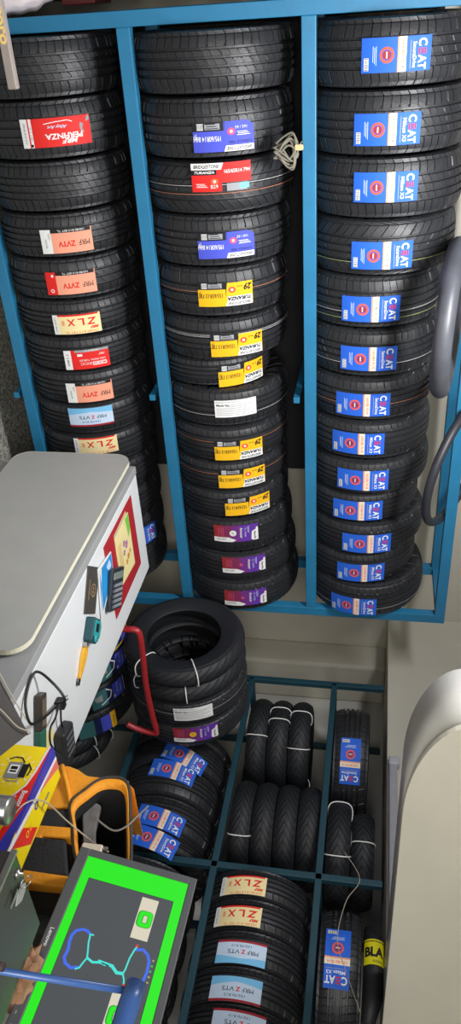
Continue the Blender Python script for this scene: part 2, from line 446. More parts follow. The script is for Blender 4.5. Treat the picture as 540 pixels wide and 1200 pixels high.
# ------------------------------------------------------------------ tyres (axis along local X, front is local -Y)
_tm = {}
def tyre_mesh(R, W, pattern, rim=.60):
    key = (round(R, 3), round(W, 3), pattern)
    if key in _tm: return _tm[key]
    hw = W/2; tw = hw*.84; gd = .010; gw = .0058
    prof = []   # (x, r, kind) kind: None or rib index
    r0 = rim*R
    left = [(-hw*.70, r0, None), (-hw*.80, r0+.006, None), (-hw*.84, r0+.02, None), (-hw*.97, R*.78, None), (-hw, R*.85, None), (-hw*.99, R*.90, None), (-hw*.95, R*.945, None)]
    if pattern == 'moto':
        tw = hw*.93
        n = 12; tread = []
        for k in range(n+1):
            a = -1+2*k/n; x = a*tw; r = R-(R*.085)*abs(a)**2.2
            tread.append((x, r, ('M', k)))
        left = [(-hw*.62, r0, None), (-hw*.75, r0+.008, None), (-hw*.9, R*.78, None), (-hw*1.0, R*.86, None)]
    else:
        crown = lambda x: R-.014*(abs(x)/tw)**3
        gx = {'A': (-.50, -.17, .17, .50), 'B': (-.48, -.16, .16, .48), 'C': (-.55, -.2, .2, .55), 'D': (-.44, 0, .44), 'E': (-.5, -.18, .18, .5)}[pattern]
        tread = [(-tw, crown(tw)-.004, ('S', 0))]
        edges = [-1]+list(gx)+[1]
        for i in range(len(edges)-1):
            a = edges[i]*tw+(gw if i else 0); b = edges[i+1]*tw-(gw if i < len(edges)-2 else 0)
            tagk = 'S' if i in (0, len(edges)-2) else ('C' if len(edges) % 2 == 0 and i == (len(edges)-2)//2 else 'I')
            n = 5
            for k in range(n+1):
                if i == 0 and k == 0: x = a+.004
                else: x = a+(b-a)*k/n
                tread.append((x, crown(x), (tagk, k)))
            if i < len(edges)-2:
                x = edges[i+1]*tw
                tread += [(x-gw*.7, crown(x)-gd, None), (x+gw*.7, crown(x)-gd, None)]
        tread.append((tw, crown(tw)-.004, ('S', 5)))
    right = [(-x, r, k) for x, r, k in left[::-1]]
    inner = [(hw*.66, r0+.004, None), (hw*.78, R*.74, None), (hw*.82, R*.86, None), (hw*.5, R*.925, None), (-hw*.5, R*.925, None), (-hw*.82, R*.86, None), (-hw*.78, R*.74, None), (-hw*.66, r0+.004, None)]
    prof = left+tread+right+inner
    nt_ = len(left); ntr = len(tread)
    NP = {'moto': 36, 'D': 46, 'B': 50}.get(pattern, 60)
    cols = [0, .80, .83, .97]
    bm = bmesh.new(); rings = []
    pit = 2*PI/NP
    for p in range(NP):
        jit = 0 if pattern == 'moto' else .06*math.sin(p*2.4)
        for ci, cpos in enumerate(cols):
            ring = []
            groove = ci >= 2
            for j, (x, r, k) in enumerate(prof):
                ang = (p+cpos+jit)*pit; rr = r; low = False
                u = x/tw
                if k is not None:
                    kd = k[0]
                    if kd == 'M': sh = 2.2*abs(u); low = groove and abs(u) > .12 and abs(u) < .97
                    elif pattern == 'A': sh = {'S': .25*abs(u), 'I': 1.3*u, 'C': 1.3*u}[kd]; low = groove and (kd == 'S' or kd == 'I' or (kd == 'C'))
                    elif pattern == 'B': sh = 1.9*abs(u); low = groove
                    elif pattern == 'C': sh = 0.5*u; low = groove and kd == 'S'
                    elif pattern == 'D': sh = {'S': .3*u, 'I': 1.6*u, 'C': 1.6*u}[kd]; low = groove
                    else: sh = .35*u; low = groove and kd in 'SI'
                    if kd in 'IC' and k[1] in (0,) and pattern in 'ACE': low = False
                    if kd == 'S' and pattern in 'ACE' and abs(u) < .62: low = False
                    ang += sh*pit
                    if low: rr = r-{'S': .0048, 'I': .0026, 'C': .0022}.get(kd, .0045)
                else:
                    if nt_ <= j < nt_+ntr: ang += {'A': 1.3*u, 'B': 1.9*abs(u), 'C': .5*u, 'D': 1.6*u}.get(pattern, .35*u)*pit
                    elif j in (nt_-1, nt_-2) or j in (nt_+ntr, nt_+ntr+1):
                        if groove and pattern != 'moto': rr = r-.003
                ring.append(bm.verts.new((x, -rr*math.cos(ang), rr*math.sin(ang))))
            rings.append(ring)
    N = len(rings); P = len(prof)
    for a in range(N):
        A = rings[a]; B = rings[(a+1) % N]
        for j in range(P):
            j2 = (j+1) % P
            f = bm.faces.new((A[j], B[j], B[j2], A[j2]))
            istr = nt_-2 <= j <= nt_+ntr
            f.material_index = 0 if istr else 1
            f.smooth = not istr
    bm.normal_update()
    bm.faces.ensure_lookup_table(); f = bm.faces[3]
    if f.normal.x > 0 if f.calc_center_median().x < 0 else f.normal.x < 0:
        bmesh.ops.reverse_faces(bm, faces=bm.faces[:])
    me = bpy.data.meshes.new('tyre'); bm.to_mesh(me); bm.free()
    if pattern == 'moto': me.materials.append(moto_rubber); me.materials.append(moto_rubber)
    else: me.materials.append(rubber); me.materials.append(rubber2)
    _tm[key] = me
    return me
_ring = {}
def stripe_mesh(R, x, m, w=.0022):
    k = (round(R, 3), x, m.name)
    if k in _ring: return _ring[k]
    mb = MB(); n = 96; i = mb.mi(m)
    vs = [[mb.bm.verts.new((x+dx, -(R+.0006)*math.cos(2*PI*a/n), (R+.0006)*math.sin(2*PI*a/n))) for dx in (-w/2, w/2)] for a in range(n)]
    for a in range(n):
        b = (a+1) % n; mb.bm.faces.new((vs[a][0], vs[b][0], vs[b][1], vs[a][1])).material_index = i
    me = bpy.data.meshes.new('paint_stripe'); bmesh.ops.recalc_face_normals(mb.bm, faces=mb.bm.faces[:]); mb.bm.to_mesh(me); mb.bm.free(); me.materials.append(m)
    _ring[k] = me; return me
def strap_mesh(R, W, rim=.60):
    k = ('strap', round(R, 3), round(W, 3))
    if k in _ring: return _ring[k]
    mb = MB(); hw = W/2; c = (rim*R+R)/2
    pts = []
    n = 26
    for a in range(n):
        t = 2*PI*a/n
        x = (hw+.004)*math.copysign(abs(math.cos(t))**.7, math.cos(t)); y = -(c+((R-rim*R)/2+.006)*math.copysign(abs(math.sin(t))**.7, math.sin(t)))
        pts.append((x, y, .004*math.sin(t)))
    mb.tube(pts, .0035, string_m, 6, closed=True)
    bmesh.ops.recalc_face_normals(mb.bm, faces=mb.bm.faces[:])
    me = bpy.data.meshes.new('packing_string'); mb.bm.to_mesh(me); mb.bm.free(); me.materials.append(string_m)
    _ring[k] = me; return me

AX = {'x': Matrix.Identity(3),
      'y': Matrix(((0, 1, 0), (-1, 0, 0), (0, 0, 1))),          # front faces -X, sticker right is -Y
      'z': Matrix(((0, 1, 0), (0, 0, -1), (-1, 0, 0)))}         # lying flat, front faces -X
def tyre(loc, R, W, axis='x', pattern='A', lab=None, ang=0, t=0, label='', cat='tyre', group=None, spin=0, tilt=0,
         stripes=(), straps=(), yaw=0, sc_lab=1.0, name='car_tyre'):
    o = link(name, tyre_mesh(R, W, pattern))
    M = AX[axis]
    Mx = Matrix.Rotation(yaw, 3, 'Z') @ M @ Matrix.Rotation(spin, 3, 'X')
    o.matrix_world = Matrix.Translation(loc) @ Mx.to_4x4()
    tag(o, label, cat, group)
    if lab:
        l = link('paper_sticker', sticker_mesh(lab, R, tilt), o)
        l.matrix_basis = Matrix.Translation((t, 0, 0)) @ Matrix.Rotation(-ang-spin, 4, 'X') @ Matrix.Diagonal((1, 1, 1, 1))
    for x, m in stripes: link('paint_stripe', stripe_mesh(R, x, m), o)
    for a in straps:
        s = link('packing_string', strap_mesh(R, W), o); s.rotation_euler = (-R_(a)-spin, 0, 0)
    return o

# ------------------------------------------------------------------ camera
RR = Matrix(((.836, .059, -.545), (-.547, .168, -.820), (.043, .984, .172)))
right = Vector((.836, -.547, .043)); up = Vector((.059, .168, .984)); back = Vector((-.545, -.820, .172))
back.normalize(); right = (right-back*right.dot(back)).normalized(); up = back.cross(right)
cam = bpy.data.cameras.new('camera'); co = bpy.data.objects.new('camera', cam); col.objects.link(co)
Mc = Matrix.Identity(4)
for i in range(3): Mc[i][0] = up[i]; Mc[i][1] = -right[i]; Mc[i][2] = back[i]; Mc[i][3] = (-.016, -3.557, 2.025)[i]
co.matrix_world = Mc
cam.sensor_fit = 'AUTO'; cam.sensor_width = 36; cam.lens = 923.83/1200*36; cam.clip_start = .05
sc.camera = co

# ------------------------------------------------------------------ room
def struct(name, mb): o = mb.build(name); tag(o, kind='structure'); return o
struct('floor', MB().box((-4, -6, -.1), (4.5, .95, 0), granite))
struct('wall_back', MB().box((-4, .75, 0), (4.3, .95, 3.1), wall_m))
struct('wall_right', MB().box((4.3, -6, 0), (4.5, .95, 3.1), niche_m))
struct('ceiling', MB().box((-4, -6, 3.1), (4.5, .95, 3.2), ceil_m))
struct('trim_soffit', MB().box((3.67, -6, 2.19), (4.3, .75, 3.1), wall_m, .006))
struct('trim_pillar', MB().box((3.95, .52, 0), (4.3, .75, 2.19), wall_m, .02))

# ------------------------------------------------------------------ blue rack
Z1, Z2, Z3, Z4, RW, LX = .208, .95, 1.69, 2.421, .057, 3.052
rack = empty('tyre_rack', (0, 0, 0)); tag(rack, 'large bright blue steel rack holding three long rows of car tyres', 'rack')
for n_, x in (('left', 0), ('right', LX-RW)):
    MB().box((x, 0, .0), (x+RW, .05, Z4+RW), blue_paint, .003).build('upright_post', rack)
    MB().box((x, .45, .0), (x+RW, .50, Z4+RW), blue_paint, .003).build('upright_post', rack)
    for z in (Z1, Z2, Z3, Z4):
        MB().box((x+.008, .05, z+.008), (x+RW-.008, .45, z+RW-.008), blue_paint, .002).build('side_brace', rack)
for z in (Z1, Z2, Z3, Z4):
    MB().box((RW, 0, z), (LX-RW, .05, z+RW), blue_paint, .003).build('front_rail', rack)
    MB().box((RW, .45, z), (LX-RW, .50, z+RW), blue_paint, .003).build('rear_rail', rack)
for z in (Z1, Z2, Z3):
    for x in (1.66,):
        MB().box((x, .01, z-.055), (x+.03, .49, z-.025), blue_paint, .002).build('cross_brace', rack)
MB().box((.06, .62, .20), (2.42, .632, 2.26), mat('gap_shade', (34, 34, 38), .8, noise=.15), .001).build('shade_sheet', rack)  # added dark sheet, stands in for the deep shade behind the tyres
MB().box((LX-.04, .05, 1.96), (LX-.02, .45, 2.0), teal_paint, .002).build('side_brace', rack)

# rows on the rack: x, width, radius, pattern, sticker, angle, offset, stripes, what it looks like
orange_l = mat('orange_paint_line', (190, 120, 90), .6); white_l = mat('white_paint_line', (190, 190, 186), .6); green_l = mat('yellow_paint_line', (150, 160, 100), .6)
T3 = [(.191, .242, .340, 'A', 'ceat', .091, .007), (.433, .242, .340, 'A', 'ceat2', .024, .020), (.676, .243, .344, 'A', 'ceat2', .022, -.009),
      (.918, .241, .336, 'B', 'ceat', .045, .026), (1.161, .243, .316, 'E', 'ceat', .005, .025), (1.401, .234, .320, 'A', 'ceat', -.017, .019),
      (1.634, .228, .316, 'E', 'ceat', -.063, .023), (1.856, .215, .318, 'C', 'ceat2', -.128, .011), (2.067, .200, .322, 'E', 'ceat2', -.044, .008),
      (2.258, .178, .304, 'C', 'ceat2', -.038, .013), (2.448, .198, .322, 'E', 'ceat2', .064, .021), (2.650, .199, .308, 'C', 'ceat2', .043, .027),
      (2.865, .226, .334, 'E', 'ceat', -.172, .031)]
T2 = [(.189, .228, .348, 'A', None, 0, 0), (.424, .236, .344, 'E', 'bblue', .263, .032), (.655, .219, .340, 'B', 'bred', .218, -.045),
      (.879, .226, .332, 'E', 'bblue', .261, .014), (1.111, .230, .324, 'D', 'byel', .239, .002), (1.336, .212, .322, 'E', 'byel', .376, .023),
      (1.515, .150, .285, 'C', 'byel', .66, .02), (1.695, .205, .320, 'E', 'white', .303, -.004), (1.900, .200, .318, 'C', 'byel', .325, .028),
      (2.090, .178, .316, 'C', 'byel', .363, .008), (2.267, .175, .316, 'E', 'byel', .439, .007), (2.468, .222, .324, 'E', 'apollo_w', .157, -.025),
      (2.683, .201, .332, 'E', 'apollo', .230, -.030), (2.884, .214, .338, 'E', 'apollo', .199, .001)]
T1 = [(.178, .230, .330, 'A', None, 0, 0), (.409, .236, .328, 'E', 'perf', .393, .008), (.636, .215, .326, 'A', None, 0, 0),
      (.846, .200, .324, 'A', 'mrf', .304, .020), (1.045, .195, .322, 'D', 'mrfred', .271, .013), (1.234, .181, .320, 'E', 'zlx', .261, .025),
      (1.416, .179, .318, 'E', 'redmrf', .332, .026), (1.597, .179, .316, 'C', 'mrf', .294, .023), (1.776, .178, .315, 'E', 'sky', .247, -.017),
      (1.958, .184, .313, 'C', 'zlx', .256, -.028), (2.149, .192, .311, 'C', None, 0, 0), (2.347, .200, .309, 'C', None, 0, 0),
      (2.554, .210, .307, 'C', 'ceat', .80, .03), (2.775, .226, .305, 'C', None, 0, 0)]
LOOK = {'ceat': 'a blue sticker', 'ceat2': 'a blue sticker', 'bblue': 'a violet-blue and white sticker', 'bred': 'an orange-red and white sticker', 'byel': 'a yellow and white sticker',
        'white': 'a plain white printed sticker', 'apollo_w': 'a white-dotted purple sticker', 'apollo': 'a purple and maroon sticker', 'apollo_y': 'a purple sticker with a yellow dot',
        'perf': 'a large bright red sticker', 'mrf': 'a salmon and white sticker', 'mrfred': 'a salmon and red sticker', 'zlx': 'a cream sticker with red letters',
        'redmrf': 'a small red sticker', 'sky': 'a pale blue and red sticker', 'sky2': 'a pale blue and red sticker', None: 'no sticker'}
ORD = ['first', 'second', 'third', 'fourth', 'fifth', 'sixth', 'seventh', 'eighth', 'ninth', 'tenth', 'eleventh', 'twelfth', 'thirteenth', 'fourteenth']
for rows, z, cname, grp in ((T3, Z3, 'right-hand', 'tyres in the right-hand column of the blue rack'), (T2, Z2, 'middle', 'tyres in the middle column of the blue rack'), (T1, Z1, 'left-hand', 'tyres in the left-hand column of the blue rack')):
    for i, (x, W, R, pat, lab, ang, t) in enumerate(rows):
        zc = z+RW+math.sqrt(R*R-.2*.2)+.003
        st = ()
        if (z, i) in ((Z2, 2),): st = ((.02, orange_l), (-.014, white_l))
        if (z, i) in ((Z2, 5),): st = ((-.02, white_l), (-.028, white_l))
        if (z, i) in ((Z2, 8), (Z2, 9)): st = ((-.02, orange_l),)
        if (z, i) == (Z2, 4): st = ((-.012, orange_l),)
        if (z, i) == (Z2, 7): st = ((.03, white_l),)
        if (z, i) == (Z3, 4): st = ((.07, green_l), (.04, white_l))
        if (z, i) in ((Z3, 5), (Z3, 12)): st = ((.045, white_l),)
        if (z, i) == (Z3, 6): st = ((.02, orange_l),)
        if (z, i) == (Z3, 3): st = ((.055, green_l),)
        tyre((x, .25, zc), R, W-.008, 'x', pat, lab, ang, t, 'black tyre with %s, %s from top in the %s column' % (LOOK[lab], ORD[i], cname), 'tyre', grp, spin=.37*i, stripes=st)

# ------------------------------------------------------------------ rack on the right-hand wall
X2 = 3.65
rk = empty('tyre_rack', (X2, 0, 0)); tag(rk, 'dark teal metal rack on the right wall, seen in the lower middle of the photo', 'rack')
def bar(a, b, name, w=.034):
    a = Vector(a)-Vector((X2, 0, 0)); b = Vector(b)-Vector((X2, 0, 0))
    lo = Vector([min(a[i], b[i]) for i in range(3)]); hi = Vector([max(a[i], b[i]) for i in range(3)])
    for i in range(3):
        if hi[i]-lo[i] < 1e-5: lo[i] -= w/2; hi[i] += w/2
    MB().box(lo, hi, teal_paint, .003).build(name, rk)
for y in (.035, -1.275, -2.6):
    bar((X2, y, 0), (X2, y, 2.17), 'upright_post'); bar((X2+.58, y, 0), (X2+.58, y, 2.17), 'upright_post')
    for z in (.715, 1.335, 1.86): bar((X2, y, z), (X2+.58, y, z), 'side_brace')
for z in (.715, 1.335, 1.86):
    bar((X2, .035, z), (X2, -2.6, z), 'front_rail'); bar((X2+.434, .035, z), (X2+.434, -2.6, z), 'rear_rail')

def rack_tyre(y, R, W, z, lab, ang, t, label, pat='E', spin=0, group=None, Xc=3.867, tilt=0):
    zc = z+.020+math.sqrt(max(R*R-.2*.2, .01))
    tyre((Xc, y, zc), R, W, 'y', pat, lab, ang, t, label, 'tyre', group, spin=spin, tilt=tilt)
G2 = 'car tyres standing on the teal rack'
zs = [(-1.376, .150, 'zlx', -.20, .02, 'first'), (-1.530, .150, 'zlx', -.21, .02, 'second'), (-1.688, .158, 'sky2', -.05, .03, 'third'), (-1.848, .155, 'sky', -.045, .03, 'fourth'), (-2.002, .148, 'sky2', .08, .01, 'fifth'), (-2.16, .15, 'sky', .05, 0, 'sixth')]
for i, (y, W, lb, an, t, o_) in enumerate(zs):
    if i == 5: continue
    rack_tyre(y, .285, W, 1.335, lb, an, t, 'small tyre with %s, %s below the teal crossbar' % (LOOK[lb], o_), 'C', spin=.4*i, group=G2)
lw = [(-.502, .080, 'ceat2', .08, .01, 'only a tip of blue sticker beside the red pipe', 0), (-.64, .172, 'ceat2', .29, .048, 'strongly tilted blue sticker, upper of the higher pair', -14), (-.845, .20, 'ceat2', .14, -.05, 'tilted blue sticker, lower of the higher pair', -6),
      (-1.05, .19, 'ceat', .154, .053, 'blue sticker, upper of the pair beside the bag', -8), (-1.20, .105, 'ceat', .134, .03, 'blue sticker, lower of the pair beside the bag', -12)]
for i, (y, W, lb, an, t, s_, ti) in enumerate(lw):
    rack_tyre(y, .31, W, .715, lb, an, t, 'tyre on the teal rack, %s' % s_, 'E', spin=.3*i, group=G2, tilt=ti)
for i, y in enumerate((-1.40, -1.60, -1.80, -2.0)):
    rack_tyre(y, .290, .185, .715, None, 0, 0, 'unlabelled dark tyre between monitor and teal bar, %s from the top' % ORD[i], 'C', spin=.3*i, group='dark tyres behind the monitor')
# lying flat
tyre((3.968, -.30, 1.878+.106), .328, .21, 'z', 'E', 'ceat', .64, .0, 'tyre lying flat with a sideways blue sticker, nearest the blue rack')
tyre((3.985, -1.60, 1.878+.105), .315, .20, 'z', 'E', 'ceat2', .10, .01, 'tyre lying flat with a sideways blue sticker, beside the yellow band')
GM = 'motorcycle tyres lying flat on the teal rack'
def moto_flat(x, y, z, R, W, label, straps, spin=0):
    tyre((x, y, z), R, W, 'z', 'moto', None, 0, 0, label, 'motorcycle tyre', GM, spin=spin, straps=straps, name='motorcycle_tyre')
W1 = .128
for k, (nm, st) in enumerate((('left', (28,)), ('middle', (5, -14, 150)), ('right', (-10, 40, 130)))):
    moto_flat(3.945, -.24, 1.354+W1*(k+.5), .285, W1-.003, 'slim motorcycle tyre tied with white string, %s one of the upper three side by side' % nm, st, spin=.5*k)
W2 = .122
for k, nm in enumerate(('leftmost', 'second from left', 'third from left', 'rightmost')):
    moto_flat(3.93, -.875, 1.354+W2*(k+.5), .275, W2-.003, 'chunky tread motorcycle tyre, %s of four side by side above the crossbar' % nm, (38,) if k == 0 else (), spin=.7*k)
moto_flat(3.97, -.93, 1.878+.065, .28, .128, 'motorcycle tyre with two white strings, left one of the pair between the two blue stickers', (33, -42), spin=.3)
moto_flat(4.00, -.93, 1.878+.195, .25, .120, 'motorcycle tyre with one white string, right one of the pair between the two blue stickers', (10,), spin=.9)
# black and yellow wrapped roll above the last flat tyre
ru = empty('rubber_roll', (3.735, -1.58, 2.115)); tag(ru, 'dark rubber tyre with a black and yellow band squeezed beside the pale wall strip', 'tyre')
rmesh = MB().tube([( .0, -.30, .0), (0, -.18, .02), (0, -.05, .025), (0, .06, .02), (.02, .14, -.0)], [.030, .046, .049, .046, .026], rubber2, 16).build('roll_body', ru)
rf = Flat(); YB = K('label_yellow', (214, 204, 20))
rf.rect(-.058, -.056, .058, .056, YB, 0); rf.text('BLA', 0, 0, .092, .045, 90, pk, 2, bold=.05); rf.rect(-.050, -.055, -.046, .055, pk, 2); rf.text('RADIAL', .042, .02, .05, .010, 90, pk, 2)
me = rf.mesh('yellow_band', cyl=.0505, base=.0)
yb = link('yellow_band', me, ru); yb.matrix_basis = Matrix.Translation((0, .0, .0225)) @ (AX['z'].to_4x4() @ Matrix.Rotation(0, 4, 'X'))
yb.matrix_basis = Matrix.Translation((0, -.0, .023)) @ Matrix(((0, 1, 0, 0), (-1, 0, 0, 0), (0, 0, 1, 0), (0, 0, 0, 1)))

# ------------------------------------------------------------------ two rows of tyres between the racks
GR = 'tyres stacked in the corner between the two racks'
RY = -.41
up_r = [(2.935, .108, 'moto', None, 0, 0, 'fat motorcycle tyre with two white strings and its hole in view, below the blue rack', (24, -38)),
        (3.045, .108, 'moto', None, 0, 0, 'motorcycle tyre with a white string, second of the corner tyres', (12, -44)),
        (3.185, .160, 'E', 'white', .30, -.02, 'tyre with a white printed sticker in the corner below the blue rack', ()),
        (3.355, .170, 'E', 'apollo_y', .30, -.03, 'tyre with a purple sticker and yellow dot, lowest of the corner tyres', ())]
for i, (x, W, pt, lb, an, t, lab, st) in enumerate(up_r):
    tyre((x, RY, 1.055), .335, W, 'x', pt, lb, an, t, lab, 'motorcycle tyre' if pt == 'moto' else 'tyre', GR, spin=.4*i, straps=st, name='motorcycle_tyre' if pt == 'moto' else 'car_tyre',
         stripes=((-.02, white_l),) if i == 2 else ())
lo_r = [(2.69, .16, .357, 'E', None, 0, 0, 'plain dark tyre just beside the white desk edge, above the yellow-edged sticker', ()),
        (2.86, .16, .357, 'E', 'mi0', 1.36, .01, 'tyre with a yellow-edged purple sticker beside the white desk', ()),
        (3.025, .16, .357, 'E', 'mi1', 1.12, -.01, 'tyre with a teal and blue sticker, upper of two alike beside the desk', ()),
        (3.19, .16, .357, 'E', 'mi1', .96, .0, 'tyre with a teal and blue sticker, lower of two alike beside the desk', ()),
        (3.37, .17, .357, 'C', 'mi2', .66, .01, 'tyre with a blue sticker ending in yellow, beside the desk corner', ())]
for i, (x, W, R, pt, lb, an, t, lab, st) in enumerate(lo_r):
    tyre((x, RY, .358), R, W, 'x', pt, lb, an, t, lab, 'tyre', 'lower row of corner tyres', spin=.3*i)
for i, (x, n_) in enumerate(((3.51, 'left'), (3.62, 'right'))):
    tyre((x, RY-.14, .29), .285, .105, 'x', 'moto', None, 0, 0, 'motorcycle tyre with a white string just above the yellow bag, %s of two' % ('upper' if i == 0 else 'lower'), 'motorcycle tyre', 'motorcycle tyres above the yellow bag', straps=(60, 92), name='motorcycle_tyre')
# low teal post beside them
tag(MB().box((3.60, -.98, 0), (3.625, -.955, .70), teal_paint, .003).build('steel_post'), 'thin teal steel post standing between the corner tyres and the yellow bag', 'post')

# red bent pipe
redp = mat('red_paint', (158, 36, 40), .35, noise=.08)
rp = empty('tyre_lever_stand', (2.9, -.86, 0)); tag(rp, 'bent red steel pipe handle standing between the desk and the corner tyres', 'pipe')
MB().tube(curve_pts([(-.36, .06, .0), (-.36, .06, .6), (-.37, .06, .86), (-.37, .06, .935), (-.33, .06, .952), (-.2, .06, .950), (.0, .06, .942), (.2, .06, .948), (.345, .06, .958), (.362, .06, .94), (.35, .06, .88), (.33, .06, .83), (.31, .06, .80)], 6), .016, redp, 12).build('bent_pipe', rp)

# ------------------------------------------------------------------ inner tubes above the top row
def torus(R, r, m, n=56, k=14, squash=1):
    mb = MB(); mb.tube([(R*math.cos(2*PI*a/n), R*math.sin(2*PI*a/n), 0) for a in range(n)], r, m, k, closed=True); return mb
t1 = torus(.31, .042, tube_rubber).build('inner_tube'); t1.location = (1.24, -.04, 2.345); t1.rotation_euler = (R_(9), R_(1), 0)
tag(t1, 'smooth grey inflated inner tube lying beside the top tyres near the right edge', 'inner tube')
t2 = torus(.33, .022, mat('dark_tube_rubber', (46, 48, 54), .45, noise=.1)).build('inner_tube'); t2.location = (2.02, .05, 2.46); t2.rotation_euler = (R_(28), R_(8), 0)
tag(t2, 'thinner dark inner tube hanging below the grey one at the right edge', 'inner tube')

# cord bundle with tag hanging in the middle row
cb = empty('cord_bundle', (.52, -.06, 1.64)); tag(cb, 'twisted grey cord bundle with a tan tag hanging between middle and right-hand tyre columns', 'cord')
cordm = mat('grey_cord', (122, 118, 104), .7, noise=.2)
mb = MB()
rnd = random.Random(5)
for k in range(7):
    pts = []
    a0 = rnd.uniform(-.03, .03)
    for j in range(7):
        a = 2*PI*j/7+k*.5
        pts.append((a0+.045*math.cos(a)*(.6+.4*rnd.random())+.02*math.sin(2*a), .012*math.sin(a+k), -.012+.052*math.sin(a)*(.6+.4*rnd.random())))
    mb.tube(curve_pts(pts, 5, True), .0042, cordm, 7, closed=True)
mb.build('cord_loops', cb)
MB().tube(curve_pts([(.0, 0, .03), (-.02, .0, .045), (-.03, .02, .055), (-.02, .06, .052)], 5), .003, cordm, 6).build('hanging_cord', cb)
MB().prism(rrect(.022, .034, .006), 1, -.016, -.013, mat('tan_tag', (228, 180, 130), .6, noise=.04), .0004).build('tag', cb, (-.012, 0, .045))

# ------------------------------------------------------------------ desk with grey front panel
dk = empty('reception_desk', (2.19, -1.0, 0)); tag(dk, 'reception desk with white laminate top and pale grey rounded front panel', 'desk')
D = Vector((2.19, -1.0, 0))
def B(mb_a, mb_b, m, name, bevel=.003): return MB().box(Vector(mb_a)-D, Vector(mb_b)-D, m, bevel).build(name, dk)
B((1.905, -1.97, .876), (2.47, -.375, .900), white_lam, 'desk_top')
B((1.865, -1.97, .0), (1.905, -.36, .899), grey_lam2, 'carcass_side')
B((2.44, -1.95, .0), (2.46, -.40, .876), white_lam, 'end_panel')
B((1.90, -.40, .0), (2.44, -.385, .876), grey_lam2, 'end_panel')
B((1.90, -1.95, .0), (2.44, -1.935, .876), grey_lam2, 'end_panel')
# front panel stands proud of the carcass with rounded corners (polygon in y,z)
pp = rrect(1.40, .60, .085, 8, -.01, .575)
MB().prism(pp, 0, 1.830-2.19, 1.850-2.19, grey_lam).build('front_panel', dk)
mb = MB(); N_ = len(pp)
for k in range(N_):
    (a, b), (c, d) = pp[k], pp[(k+1) % N_]
    cx, cz = -.01, .575
    def o_(p, e=.0012): return (p[0]+e*(1 if p[0] > cx else -1), p[1]+e*(1 if p[1] > cz else -1))
    A, Bq = o_((a, b)), o_((c, d))
    vs = [mb.bm.verts.new((x, p[0], p[1])) for x, p in ((1.8295-2.19, A), (1.8295-2.19, Bq), (1.8505-2.19, Bq), (1.8505-2.19, A))]
    mb.bm.faces.new(vs)
mb.mi(edge_m); mb.build('edge_band', dk)
for y in (-.5, -1.5): B((1.850, y-.03, .4), (1.865, y+.03, .7), grey_lam2, 'spacer_block', .002)

def desk_item(name, xy, label, cat): 
    e = empty(name, (xy[0], xy[1], .9)); tag(e, label, cat); return e
ZD = .9005
o = MB().box((1.945, -.93, ZD), (2.352, -.498, ZD+.003), mat('red_cover', (170, 34, 42), .55, noise=.06), .0008).build('desk_pad'); tag(o, 'flat dark red folder lying on the white desk top', 'folder')
# leaflet
lf = empty('leaflet', (2.13, -.70, ZD+.0035)); tag(lf, 'yellowish printed leaflet with flowers lying on the red folder', 'leaflet')
pale = mat('leaflet_paper', (236, 222, 160), .55, noise=.04); lilac = mat('lilac_print', (186, 120, 190), .5); leafg = mat('green_print', (120, 200, 70), .5); gold = mat('gold_print', (214, 150, 60), .5)
MB().prism([(-.138, -.100), (.124, -.115), (.149, .108), (-.145, .114)], 2, 0, .004, pale, .0006).build('paper', lf)
MB().prism([(-.155, -.098), (-.10, -.103), (-.13, .095), (-.165, .09)], 2, -.0002, .0026, mat('leaflet_back', (206, 186, 150), .6)).build('under_sheet', lf)
f = Flat(); f.poly([(-.140, .06), (-.03, .075), (-.06, .110), (-.141, .111)], leafg, 0)
for (a, b, r, m_) in ((-.02, .03, .018, lilac), (-.045, .0, .014, lilac), (.0, -.012, .013, lilac), (.05, .035, .014, gold), (.065, .005, .012, gold), (.04, .065, .010, gold)):
    for q in range(5): f.disc(a+r*.7*math.cos(q*1.257), b+r*.7*math.sin(q*1.257), r*.55, m_, 1, 8)
    f.disc(a, b, r*.35, pye, 2, 8)
for k in range(4): f.rect(-.08, -.045-.012*k, .07-.02*(k % 2), -.042-.012*k, gold, 1)
p_ = link('print', f.mesh('print', lz=.0002), lf, (0, 0, .0043))
# blue packet
pkt = empty('plastic_packet', (2.08, -.97, ZD)); tag(pkt, 'blue and white plastic packet under the calculator on the desk', 'packet')
cyan_m = mat('cyan_print', (40, 150, 222), .25, noise=.12, nscale=12)
MB().prism([(-.075, .098), (.025, .085), (.130, -.135), (-.105, -.075)], 2, .004, .010, white_p, .002).build('packet', pkt)
f = Flat(); f.poly([(-.070, .092), (.015, .080), (.10, -.105), (.0, -.078), (-.085, -.04)], cyan_m, 0); f.poly([(-.09, -.066), (-.03, -.07), (.10, -.118), (.118, -.126), (.02, -.10)], cyan_m, 0); f.poly([(-.06, .06), (-.02, .07), (-.01, .03), (-.05, .015)], plb, 1)
link('packet_print', f.mesh('packet_print', lz=.0003), pkt, (0, 0, .0103))
